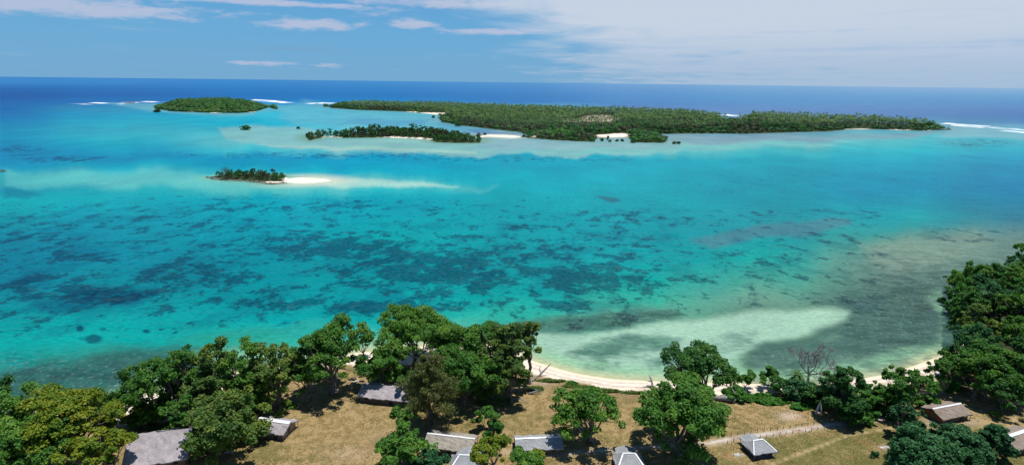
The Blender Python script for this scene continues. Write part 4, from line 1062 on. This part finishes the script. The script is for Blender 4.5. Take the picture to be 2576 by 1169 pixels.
mB = ~((inD(PALM1, pB, pz) | inD(PALM2, pB, pz)) & (sdf(np.array(ISL_B), pB[:, 0], pB[:, 1]) > 22)) & ~inD(CLEAR, pB, 2) & ~inD(BEACH, pB, 1) & ~inD(BEACH2, pB, 1) & ~inD(BEACH3, pB, 0.5) & ~inD(BEACH4, pB, 1)
pB = pB[mB]; s = sdf(np.array(ISL_B), pB[:, 0], pB[:, 1])
px, py, ok = P(pB[:, 0], pB[:, 1], 0)
hB = (4.2 + 6 * smooth(0, 35, s)) * (.7 + .6 * rng.random(len(pB))) * (.75 + .5 * fbm(pB[:, 0] / 40, pB[:, 1] / 40, 3)); hB = np.where(py < 300, hB * 1.25, hB)
hB = np.where((px > 2330), hB * 1.5, hB)
u_ = fbm(pB[:, 0] / 90, pB[:, 1] / 60, 3) + .25 * (rng.random(len(pB)) - .5)
gA = u_ < .45; gC = u_ > .62; gBm = ~gA & ~gC
forest('forest', [(canopy(pB[gA], 4.6, hB[gA], 100, .85, 3), LEAF['far']), (canopy(pB[gBm], 4.6, hB[gBm], 100, .85, 4), LEAF['fargreen']), (canopy(pB[gC], 4.2, hB[gC], 90, .8, 5), LEAF['fargrey'])],
       'mixed green woodland and mangrove belt of the big palm island')
# palms: the three hundred that show largest are single things, the rest one grove
PV = [palm_meshes(60 + k, 9.5 + k, 3.9, 16, 2, lean=.8 + .5 * k) for k in range(4)]
dist = np.hypot(palms[:, 0], palms[:, 1]); order = np.argsort(dist)
near = palms[order[:296]]; rest = palms[order[296:]]
for p in near:
    w, c = PV[rng.integers(0, 4)]; s_ = .85 + .35 * rng.random()
    place('palm_tree', w, c, (p[0], p[1], 1.5), 'coconut palm on the near side of the plantation on the big island', 'palm', 'coconut palms along the near side of the plantation', rng.random() * 6.28, (s_, s_, s_), 'fronds')
def grove(pts):
    r = np.random.default_rng(77); Vs = []; Qs = []; vs = []; mi = []; n_ = 0
    base = []
    for w, c in PV:
        for q, me in enumerate((w, c)):
            V = np.empty(len(me.vertices) * 3, np.float32); me.vertices.foreach_get('co', V); V = V.reshape(-1, 3)
            Q = np.array([list(f.vertices) for f in me.polygons]); v = np.full(len(Q), .5, np.float32)
            if q: me.attributes['v'].data.foreach_get('value', v)
            base.append((V, Q, v, q))
    for p in pts:
        k = r.integers(0, 4); s_ = .85 + .4 * r.random(); a = r.random() * 6.28; cs, sn = math.cos(a) * s_, math.sin(a) * s_; dv = r.random() * .6 - .28
        for V, Q, v, q in base[k * 2:k * 2 + 2]:
            Vs.append(np.stack([V[:, 0] * cs - V[:, 1] * sn + p[0], V[:, 0] * sn + V[:, 1] * cs + p[1], V[:, 2] * s_ + 1.5], -1))
            Qs.append(Q + n_); vs.append(np.clip(v + dv, 0, 1)); mi.append(np.full(len(Q), 1 - q)); n_ += len(V)
    me = npmesh('palm_grove', np.concatenate(Vs), [np.concatenate(Qs)], [LEAF['palm'], BARK], fattrs={'v': np.concatenate(vs)}, mi=np.concatenate(mi))
    return tag(obj('palm_grove', me), 'coconut palm plantation filling the back of the big island', 'palm grove', kind='stuff')
grove(rest)
print('headland', nh, 'C', len(ptsC), 'D', len(ptsD), 'A', len(pA), 'B', len(pB), 'palms', len(palms))

# ------------------------------------------------------------------ huts
def thatch(name, a, b_, ridge=False):
    m, nt, b = newmat(name); n = N(nt); p = n.obj()
    s1 = n.noise(p, .6, 4, .6); s2 = n.noise(n.mapping(p, (1, 1, 3)), 5, 4, .7)
    c = n.mix(n.mr(s1, .3, .7), (*a, 1), (*b_, 1))
    c = n.mix(n.mr(s2, .46, .62, 0, .6), c, tuple(k * .55 for k in b_) + (1,))
    c = n.mix(n.mr(s2, .2, .36, .35, 0), c, (.52, .49, .46, 1))
    c = n.mix(n.mr(n.noise(p, 1.7, 5, .7), .62, .72, 0, .55), c, (.16, .13, .10, 1))
    n.put(b.inputs['Base Color'], c); b.inputs['Roughness'].default_value = .95; b.inputs['Specular IOR Level'].default_value = .15
    n.put(b.inputs['Normal'], n.bump(s2, .7, .12))
    return m
TH_LILAC = thatch('weathered_thatch', (.38, .34, .355), (.27, .245, .255)); TH_TAN = thatch('tan_thatch', (.33, .30, .25), (.24, .215, .18)); TH_BROWN = thatch('brown_thatch', (.27, .22, .18), (.21, .17, .14))
TH_GREY = thatch('blue_grey_roof', (.30, .31, .325), (.25, .26, .275))
def plain(name, c, rough=.8, var=.25, scale=3):
    m, nt, b = newmat(name); n = N(nt)
    n.put(b.inputs['Base Color'], n.mix(n.mr(n.noise(n.obj(), scale, 4, .6), .3, .7), tuple(k * (1 - var) for k in c) + (1,), tuple(min(1, k * (1 + var)) for k in c) + (1,)))
    b.inputs['Roughness'].default_value = rough; return m
WALL = plain('woven_bamboo_wall', (.10, .075, .055)); WALLR = plain('red_brown_wall', (.17, .07, .05)); WALLP = plain('pale_plank_wall', (.30, .25, .19)); METAL = plain('ridge_metal', (.66, .68, .70), .45, .08)
POSTM = plain('post_wood', (.12, .09, .07)); DARKB = plain('shaded_blue_wall', (.03, .035, .075)); CONC = plain('concrete_slab', (.42, .39, .35)); GAP = plain('doorway_dark', (.012, .011, .010), .9)  # pavilion wall blue has the shadow under the eaves mixed in
def roof_slope(mb, A, B, C_, D_, nu=16, nv=7, th=.22, jit=.05, sag=.10, seed=0):
    """thatched slab between ridge A-B and eave D-C, ragged eave"""
    r = np.random.default_rng(seed)
    A, B, C_, D_ = map(np.array, (A, B, C_, D_))
    u = np.linspace(0, 1, nu + 1)[None, :, None]; v = np.linspace(0, 1, nv + 1)[:, None, None]
    Pt = (A * (1 - u) + B * u) * (1 - v) + (D_ * (1 - u) + C_ * u) * v
    Pt = Pt + r.normal(size=Pt.shape) * jit * np.array([.5, .5, 1]) * (v > 0)
    Pt[..., 2] -= (sag * np.sin(v * math.pi) * 1.0)[..., 0]
    e = r.normal(size=(nu + 1, 3)) * .09; e[:, 2] *= .6; Pt[-1] += e
    lo = Pt.copy(); lo[..., 2] -= th
    top = Pt.reshape(-1, 3); bot = lo.reshape(-1, 3); w = nu + 1; k = len(top)
    Fs = []
    for i in range(nv):
        for j in range(nu):
            q = i * w + j; Fs.append((q, q + w, q + w + 1, q + 1)); Fs.append((k + q, k + q + 1, k + q + w + 1, k + q + w))
    for j in range(nu):
        q = nv * w + j; Fs.append((q, k + q, k + q + 1, q + 1))
    for i in range(nv):
        q = i * w; Fs.append((q, k + q, k + q + w, q + w)); q = i * w + nu; Fs.append((q, q + w, k + q + w, k + q))
    mb.add(np.concatenate([top, bot]), Fs)
def gable_hut(ra, rb, w, rise, eave, mat, label, cap=.16, wall=WALL, gable=None, split=None, porch=None, seed=1, capmat=None):
    zg = GL((ra[0] + rb[0]) / 2, (ra[1] + rb[1]) / 2 + 25)[2]
    zr = zg + eave + rise
    A = np.array([*G(*ra, zr), zr]); B = np.array([*G(*rb, zr), zr])
    L = np.linalg.norm(B - A); cx, cy = ((A + B) / 2)[:2]; rz = math.atan2(B[1] - A[1], B[0] - A[0])
    t = bpy.data.objects.new('thatched_hut', None); COL.objects.link(t); t.location = (cx, cy, zg); t.rotation_euler = (0, 0, rz)
    tag(t, label, 'hut')
    zr = eave + rise; h = L / 2; ov = .55
    mb = MB()
    roof_slope(mb, (-h, -.01, zr), (h, -.01, zr), (h, -w, eave), (-h, -w, eave), seed=seed)
    roof_slope(mb, (h, .01, zr), (-h, .01, zr), (-h, w, eave), (h, w, eave), seed=seed + 1)
    ro = mb.build('roof', mat, t)
    if cap:
        mb = MB()
        for sgn in (-1, 1):
            k = rise / w
            n_ = int(L / 2.2) + 1
            for q in range(n_):
                x0 = -h + .05 + (L - .1) * q / n_; x1 = x0 + (L - .1) / n_ - .02; e = .012 * (q % 2) + .05
                mb.add([(x0, 0, zr + e + .02), (x1, 0, zr + e + .02), (x1, sgn * cap * 1.6, zr - k * cap * 1.6 + e), (x0, sgn * cap * 1.6, zr - k * cap * 1.6 + e),
                        (x0, 0, zr + e - .01), (x1, 0, zr + e - .01), (x1, sgn * cap * 1.6, zr - k * cap * 1.6 + e - .03), (x0, sgn * cap * 1.6, zr - k * cap * 1.6 + e - .03)],
                       [(0, 1, 2, 3), (7, 6, 5, 4), (3, 2, 6, 7), (0, 3, 7, 4), (1, 5, 6, 2)])
        mb.build('ridge_cap', capmat or METAL, ro)
    wi = w - ov; hi_ = h - ov; wt = eave + rise * (ov / w) - .3
    zt = zr - .32
    def wallpoly(name, V, Fs, m): mb = MB(); mb.add(V, Fs); return mb.build(name, m, t)
    mb = MB()
    for y0 in (-wi, wi): mb.box((0, y0, wt / 2), (2 * hi_, .1, wt))
    wl = mb.build('wall', wall, t)
    for sx in (-1, 1):
        x0 = sx * (hi_ + .003)
        V = [(x0, -wi - .04, 0), (x0, wi + .04, 0), (x0, wi + .04, wt), (x0, 0, zt), (x0, -wi - .04, wt)]
        V2 = [(v[0] - sx * .1, v[1], v[2]) for v in V]
        mb = MB(); mb.add(V + V2, [(0, 1, 2, 3, 4), (9, 8, 7, 6, 5)]); mb.build('gable_wall', gable or wall, t)
        mb = MB(); mb.box((x0 + sx * .02, 0, .85), (.06, .85, 1.7)); mb.build('door', POSTM, t)
    nw = max(2, int(L / 3))
    for k in range(nw):
        xk = -hi_ + (k + .5) * 2 * hi_ / nw
        if k == nw // 2:
            mb = MB(); mb.box((xk, -wi - .06, min(.8, wt * .48)), (.8, .05, min(1.6, wt * .95))); mb.build('door', GAP, t)
        else:
            mb = MB(); mb.box((xk, -wi - .06, wt * .62), (.75, .05, .5)); mb.build('window', GAP, t)
    for sx in (-1, 1):
        for sy in (-1, 1):
            mb = MB(); mb.tube([(sx * (h - .15), sy * (w - .25), -.1), (sx * (h - .15), sy * (w - .25), eave - .05)], .06, 6); mb.build('post', POSTM, t)
    return t
gable_hut((322,1099),(484,1075), 5.6, 2.7, 1.9, TH_LILAC, 'largest hut with a wide lilac-grey thatched roof at the lower left', cap=.0, seed=3)
gable_hut((652,1048),(731,1060), 2.7, 1.25, 1.45, TH_LILAC, 'small tin-ridged thatched hut half under the trees left of the clearing', gable=WALLP, seed=5, cap=.3)
gable_hut((912,963),(1046,977), 3.2, 1.35, 1.6, TH_LILAC, 'long thatched hut dappled with tree shadow at the back of the clearing', cap=0, seed=7)
gable_hut((1074,1087),(1196,1101), 2.8, 1.15, 1.55, TH_TAN, 'left long tan thatched hut with white ridge strip near the bottom', seed=9, cap=.12)
gable_hut((1295,1101),(1414,1096), 2.4, 1.0, 1.5, TH_GREY, 'right long grey thatched hut with white ridge strip beside the lone tree', seed=11, cap=.12)
gable_hut((2345,1026),(2418,1012), 2.7, 1.1, 1.5, TH_BROWN, 'brown gabled hut with red-brown end wall under the headland trees', gable=WALLR, seed=13, cap=.14)
gable_hut((2524,1098),(2600,1073), 2.8, 1.15, 1.55, TH_BROWN, 'brown thatched hut with metal ridge cut by the right edge', seed=15, cap=.25)

def pavilion(NL, NR, dep, rise, eave, label, seed=1, rd=.42):
    zg = GL((NL[0] + NR[0]) / 2, NL[1] + 10)[2]; ze = zg + eave
    A = np.array(G(*NL, ze)); B = np.array(G(*NR, ze)); Wd = np.linalg.norm(B - A); rz = math.atan2(*(B - A)[::-1])
    v = np.array([-math.sin(rz), math.cos(rz)]); c = (A + B) / 2 + v * dep / 2
    t = bpy.data.objects.new('pavilion', None); COL.objects.link(t); t.location = (*c, zg); t.rotation_euler = (0, 0, rz); tag(t, label, 'pavilion')
    a = Wd / 2; b = dep / 2; q = a * rd; zr = eave + rise; yr = b * .15
    mb = MB()
    roof_slope(mb, (-q, yr, zr), (q, yr, zr), (a, -b, eave), (-a, -b, eave), 10, 6, .14, .02, .06, seed)
    roof_slope(mb, (q, yr, zr), (-q, yr, zr), (-a, b, eave), (a, b, eave), 10, 6, .14, .02, .06, seed + 1)
    roof_slope(mb, (q, yr, zr), (q, yr + .02, zr), (a, b, eave), (a, -b, eave), 8, 6, .14, .02, .06, seed + 2)
    roof_slope(mb, (-q, yr + .02, zr), (-q, yr, zr), (-a, -b, eave), (-a, b, eave), 8, 6, .14, .02, .06, seed + 3)
    ro = mb.build('roof', TH_GREY, t)
    mb = MB(); w_ = .13
    def strip(P0, P1, wv):
        P0 = np.array(P0, float) + [0, 0, .07]; P1 = np.array(P1, float) + [0, 0, .07]; wv = np.array(wv)
        mb.add([P0 - wv, P0 + wv, P1 + wv, P1 - wv, P0 - wv - [0, 0, .1], P0 + wv - [0, 0, .1], P1 + wv - [0, 0, .1], P1 - wv - [0, 0, .1]], [(0, 1, 2, 3), (0, 4, 5, 1), (1, 5, 6, 2), (2, 6, 7, 3), (3, 7, 4, 0)])
    strip((-q - .1, yr, zr), (q + .1, yr, zr), (0, w_, 0))
    mb.build('ridge_cap', METAL, ro)
    for sx in (-1, 1):
        mb = MB(); strip((sx * q, yr, zr), (sx * (a - .02), -b + .02, eave), (w_ * .8, 0, 0)); mb.build('hip_cap', METAL, ro)
    # lower rear roof
    mb = MB(); e2 = eave - .05; r2 = eave + rise * .45; yb = b + 1.5; aw = a * .74
    roof_slope(mb, (0, b * .3, r2), (0, yb, r2), (aw, yb, e2), (aw, b * .3, e2), 6, 5, .12, .02, .04, seed + 5)
    roof_slope(mb, (0, yb, r2), (0, b * .3, r2), (-aw, b * .3, e2), (-aw, yb, e2), 6, 5, .12, .02, .04, seed + 6)
    mb.build('rear_roof', TH_GREY, t)
    mb = MB(); 
    for sx, sy, lx, ly in ((0, -1, 2 * a - 1.0, .08), (0, 1, 2 * a - 1.0, .08), (-1, 0, .08, 2 * b - 1.084), (1, 0, .08, 2 * b - 1.084)):
        mb.box((sx * (a - .5), sy * (b - .5), eave * .48), (lx, ly, eave * .96))
    mb.build('wall', DARKB, t)
    for k in (-1, 0, 1):
        mb = MB(); mb.box((k * a * .5, -b + .44, eave * .58), (.6, .04, .5)); mb.build('window', GAP, t)
    for sx in (-1, 1):
        for sy in (-1, 1):
            mb = MB(); mb.tube([(sx * (a - .12), sy * (b - .12), -.1), (sx * (a - .12), sy * (b - .12), eave - .02)], .05, 6); mb.build('post', METAL if sx > 0 and sy < 0 else POSTM, t)
    return t
pavilion((1897,1143),(1955,1134), 4.2, 1.25, 1.35, 'grey hip-roofed pavilion with white ridge standing alone on the grass below the fenced path')
pavilion((1553,1181),(1627,1181), 5.0, 1.4, 1.5, 'grey hip-roofed pavilion cut by the bottom edge right of the lone tree', seed=20)
pavilion((1124,1191),(1212,1195), 5.6, 1.7, 1.6, 'grey hip-roofed pavilion cut by the bottom edge below the left long hut', seed=30)

# ------------------------------------------------------------------ path, posts, small things
def ribbon(name, line, w, mat, dz=.03, step=.8, jit=.15, seed=1):
    r = np.random.default_rng(seed); pts = []
    for p_, q_ in zip(line[:-1], line[1:]):
        n_ = max(1, int(np.hypot(*(q_ - p_)) / step)); pts += [p_ + (q_ - p_) * k / n_ for k in range(n_)]
    pts.append(line[-1]); pts = np.array(pts)
    pts[1:-1] = (pts[:-2] + pts[1:-1] * 2 + pts[2:]) / 4
    T = unit(np.gradient(pts, axis=0)); Nn = np.stack([-T[:, 1], T[:, 0]], -1)
    cols = np.linspace(-1, 1, 5); V = []
    for c_ in cols:
        off = c_ * (w / 2) + (r.normal(size=len(pts)) * jit if abs(c_) == 1 else 0)
        xy = pts + Nn * np.broadcast_to(off, (len(pts),))[:, None]; V.append(np.concatenate([xy, (gz(xy[:, 0], xy[:, 1]) + dz)[:, None]], 1))
    V = np.stack(V, 1); n_ = len(pts)
    i = np.arange(n_ - 1)[:, None] * 5; j = np.arange(4)[None, :]
    Q = np.stack([i + j, i + 5 + j, i + 6 + j, i + 1 + j], -1).reshape(-1, 4)[:, ::-1]
    me = npmesh(name, V.reshape(-1, 3), [Q], mat); tag(obj(name, me), kind='structure'); return pts, Nn
PM, ntp, bp = newmat('pale_path'); n = N(ntp); p = n.pos()
cc = n.mix(n.mr(n.noise(p, .35, 4, .6), .35, .65), (.28, .20, .155, 1), (.40, .37, .31, 1)); cc = n.mix(n.mr(n.noise(p, 3, 4, .7), .55, .7, 0, .5), cc, (.2, .14, .09, 1))
n.put(bp.inputs['Base Color'], cc); bp.inputs['Roughness'].default_value = .95
pts, Nn = ribbon('path', PATH, .95, PM)
ribbon('path', PATH2[1:], .6, PM, seed=4, jit=.15)
POST0 = None
seglen = np.concatenate([[0], np.cumsum(np.hypot(*np.diff(pts, axis=0).T))])
for side, lab, grp in ((1, 'short dark wooden post on the far side of the pale path', 'path posts on the far side'), (-1, 'short dark wooden post on the near side of the pale path', 'path posts on the near side')):
    for k, s_ in enumerate(np.arange(2.2 + (.7 if side < 0 else 0), seglen[-1] - 4, 1.5)):
        x = np.interp(s_, seglen, pts[:, 0]) + side * .95 * np.interp(s_, seglen, Nn[:, 0]) + rng.normal() * .05; y = np.interp(s_, seglen, pts[:, 1]) + side * .95 * np.interp(s_, seglen, Nn[:, 1])
        if POST0 is None:
            mb = MB(); mb.tube([(0, 0, -.2), (0, 0, .4), (0, 0, .8)], [.06, .055, .05], 7); mb.add([(0.065 * math.cos(a_), 0.065 * math.sin(a_), .8) for a_ in np.arange(7) / 7 * 6.283], [tuple(range(7))])
            POST0 = mb.build('fence_post', POSTM); o = POST0
        else:
            o = POST0.copy(); COL.objects.link(o)
        o.location = (x, y, float(gz(x, y)[0])); o.rotation_euler = (rng.normal() * .06, rng.normal() * .06, rng.random() * 6); o.scale = (1, 1, .8 + .35 * rng.random())
        tag(o, lab, 'post', grp)
def drift(name, pl, rad, mat, label, cat='driftwood', extra=()):
    mb = MB()
    for P_, r_ in [(pl, rad)] + list(extra):
        mb.tube(P_, r_, 8)
    o = mb.build(name, mat, smooth_=True); tag(o, label, cat); return o
def at(dx_, dy_): return np.array(GL(dx_, dy_))
b0 = at(1641, 973)
drift('driftwood_stump', [b0, b0 + [-.1, .1, 1.2], b0 + [-.6, .2, 2.6], b0 + [-.9, .3, 3.1]], [.32, .24, .2, .1], BLEACH, 'bleached upright driftwood stump with forked limbs on the beach', extra=[([b0 + [.1, 0, .2], b0 + [-1.1, .3, .3], b0 + [-2.2, -.1, .25]], [.24, .18, .08]), ([b0 + [0, 0, 1.4], b0 + [-1.4, .4, 1.7], b0 + [-2.0, .5, 2.3]], [.15, .1, .05]), ([b0 + [0, 0, .3], b0 + [1.0, .2, .5], b0 + [1.7, .5, .2]], [.2, .14, .06])])
b0 = at(1355, 945)
drift('fallen_branch', [b0, b0 + [1.5, .8, 1.4], b0 + [3.0, 1.2, 2.8]], [.26, .2, .08], DEADW, 'grey leaning dead branch at the left end of the open beach', extra=[([b0 + [.5, .3, .5], b0 + [.2, .6, 1.8], b0 + [.6, .8, 2.6]], [.12, .08, .04])])
b0 = at(1795, 1004); b1 = at(1848, 1010)
drift('driftwood_log', [b0 + [0, 0, .5], (b0 + b1) / 2 + [0, 0, .75], b1 + [0, 0, .55]], [.45, .6, .75], DEADW, 'thick fallen grey trunk below the dark beach tree', extra=[([b1 + [0, 0, .5], b1 + [.3, .6, 1.6], b1 + [-.4, 1.4, 2.6]], [.5, .3, .12]), ([b0 + [1, 0, .6], b0 + [-1.5, -.5, .4], b0 + [-3.2, -.4, .9]], [.3, .2, .08])])
b0 = at(2052, 1040)
drift('bleached_stump', [b0, b0 + [.5, .3, 1.5], b0 + [1.0, .5, 3.0]], [.2, .26, .12], BLEACH, 'pair of bleached white stems leaning at the foot of the dark shore trees', extra=[([b0 + [1.3, .1, 0], b0 + [1.1, .3, 1.3], b0 + [.9, .5, 2.4]], [.22, .2, .1])])
for k, (bx, by, l, a_) in enumerate([(1290, 985, 4, .3), (1340, 958, 3, 1.0), (1312, 978, 5, -.35), (1285, 1003, 4, -.4), (1330,990,3,.1)]):
    b0 = at(bx, by); e = np.array([math.cos(a_), math.sin(a_), .1]) * l
    drift('fallen_branch', [b0 + [0, 0, .2], b0 + e / 2 + [0, 0, .45], b0 + e], [.22, .16, .05], DEADW, ['short grey log nearest the brown-topped tree roots', 'grey branch lying on the sand edge left of the open beach', 'long grey log pointing right among the roots', 'lowest grey log on the grass beside the dull green tree', 'short grey stick on the grass left of the beach scrub'][k])
b0 = at(1101, 1149)
drift('wooden_pole', [b0, b0 + [0, 0, 2.6]], [.07, .05], POSTM, 'thin dark upright pole in front of the left long hut', 'pole')
b0 = at(1384, 1137); b1 = at(1407, 1137)
mb = MB(); mb.box(tuple((b0 + b1) / 2 + [0, 0, .48]), (np.hypot(*(b1 - b0)[:2]), .35, .07))
bn = bpy.data.objects.new('bench', None); COL.objects.link(bn); tag(bn, 'low pale bench on the slab in front of the right long hut', 'bench')
mb.build('seat', METAL, bn)
for q_ in (b0 + [.15, 0, 0], b1 - [.15, 0, 0]):
    mb = MB(); mb.box(tuple(q_ + [0, 0, .22]), (.08, .3, .44)); mb.build('leg', METAL, bn)
for (bx, by, n_, sz, lab, mt) in [(2224, 1124, 9, .35, 'small heap of pale pinkish stones on the green grass left of the round trees', CONC), (1858, 1143, 12, .3, 'ring of pale stones on the grass left of the lone pavilion', CONC)]:
    b0 = at(bx, by)
    boulders('stone_heap', [b0[:2] - [.9, 0], b0[:2] + [.9, .1]], n_, sz, lab, b0[2] + .05, mt)
for (bx, by, H, Rc, st, lab) in [(2540, 1133, 1.7, 1.3, 'dry', 'low brownish bush in front of the far right hut'), (2199, 1146, 1.1, 1.0, 'blue', 'tiny dark bush on the green grass below the dirt track'), (2290, 1075, 1.6, 1.2, 'green', 'little green bush beside the dirt track left of the hut yard'),
        (2505, 1050, 1.6, 1.2, 'green', 'little bush in the shade right of the brown gabled hut')]:
    w, c = tree_meshes(int(bx), H, Rc, st, 700, base=.05, leaf=.16, nclump=9)
    place('bush', w, c, GL(bx, by), lab, 'bush')
# creepers and low scrub behind the beach
def cover(name, spots, style, n_, leaf, label, hh=.35, seed=1):
    r = np.random.default_rng(seed); C_ = []
    for cx, cy, rx, ry, w in spots:
        k = int(n_ * w); a = r.random(k) * 6.283; q = np.sqrt(r.random(k)) * (.75 + .4 * fbm(np.cos(a) * 3 + cx, np.sin(a) * 3, 3))
        xy = Gs(list(zip(cx + rx * q * np.cos(a), cy + ry * q * np.sin(a))), 1.7)
        hmp = fbm(xy[:, 0] / 1.5, xy[:, 1] / 1.5, 3)
        C_.append(np.concatenate([xy, (gz(xy[:, 0], xy[:, 1]) + .05 + hh * r.random(k) * smooth(.3, .7, hmp) * 2)[:, None]], 1))
    C_ = np.concatenate(C_)
    V, Q = quads(C_, unit(r.normal(size=C_.shape) * .6 + [0, 0, 1]), leaf * (.6 + .8 * r.random(len(C_))), .7, r)
    me = npmesh(name, V, [Q], LEAF[style], fattrs={'v': r.random(len(Q))}); tag(obj(name, me), label, 'ground cover', kind='stuff')
cover('creeper', [(1895, 995, 52, 11, 1), (1950, 1007, 45, 9, .7), (2015, 1020, 28, 10, .5), (2385, 968, 32, 16, .9), (1440, 958, 16, 4, .15), (2050, 1012, 40, 8, .4), (2180, 1050, 30, 10, .3)], 'bright', 9000, .2, 'bright green creeper spreading behind the beach and under the shore trees', seed=3)
cover('beach_scrub', [(1385, 952, 40, 5, .5), (1450, 966, 40, 5, .5), (1530, 978, 40, 4, .5), (1600, 982, 40, 4, .5), (1345, 975, 25, 8, .25)], 'dry', 2600, .16, 'low brown scrub in a strip along the back of the open beach', .25, seed=5)
cover('undergrowth', [(820,940,60,8,.3),(1000,935,50,8,.3),(1200,930,60,8,.3),(1240,1010,50,16,.2),(420,1075,60,14,.4),(600,1050,60,14,.5),(720,1020,30,10,.3)], 'green', 3000, .2, 'patchy green undergrowth beneath the beach grove', .3, seed=6)

# dry tufts give the lawn its relief
def tufts():
    r = np.random.default_rng(88); n_ = 90000
    dx_ = r.random(n_) * 2700 - 60; dy_ = 935 + r.random(n_) ** .8 * 260
    D_ = np.stack([dx_, dy_], 1)
    rx = rt[None] * ((D_[:, 0] * S - 512) / F)[:, None] + up[None] * (-(D_[:, 1] * S - 232) / F)[:, None] + fw[None]
    t_ = (1.7 - CAMZ) / rx[:, 2]; xy = rx[:, :2] * t_[:, None]
    # even density on the ground, clumped by noise
    keep = (sdf(GRASSP, xy[:, 0], xy[:, 1]) > 1.2) & (fbm(xy[:, 0] / 2.2, xy[:, 1] / 2.2, 4) + .5 * r.random(n_) > .80)
    for ln, w_ in ((PATH, 1.0), (PATH2, .8), (TRACK, .5)): keep &= polyline_d(ln, xy[:, 0], xy[:, 1]) > w_
    xy = xy[keep]; k = len(xy)
    sz = .07 + .08 * r.random(k)
    c = np.concatenate([xy, (gz(xy[:, 0], xy[:, 1]) + sz * .5)[:, None]], 1)
    V, Q = quads(c, unit(r.normal(size=(k, 3)) * [.6, .6, .3] + [0, 0, .8]), sz, .6, r)
    dry = fbm(xy[:, 0] / 9 + 3, xy[:, 1] / 9, 3)
    me = npmesh('grass', V, [Q], GRASSM, fattrs={'v': np.clip(dry * 1.1 - .25 + .5 * r.random(k) - .25 * (xy[:, 0] > 40), 0, 1)})
    tag(obj('grass', me), 'dry tan and olive grass tufts covering the village lawn', 'grass', kind='stuff')
GRASSM = leafmat('dry_grass_blades', (.085, .090, .024), (.19, .14, .055), (.33, .24, .115), .25)
tufts()
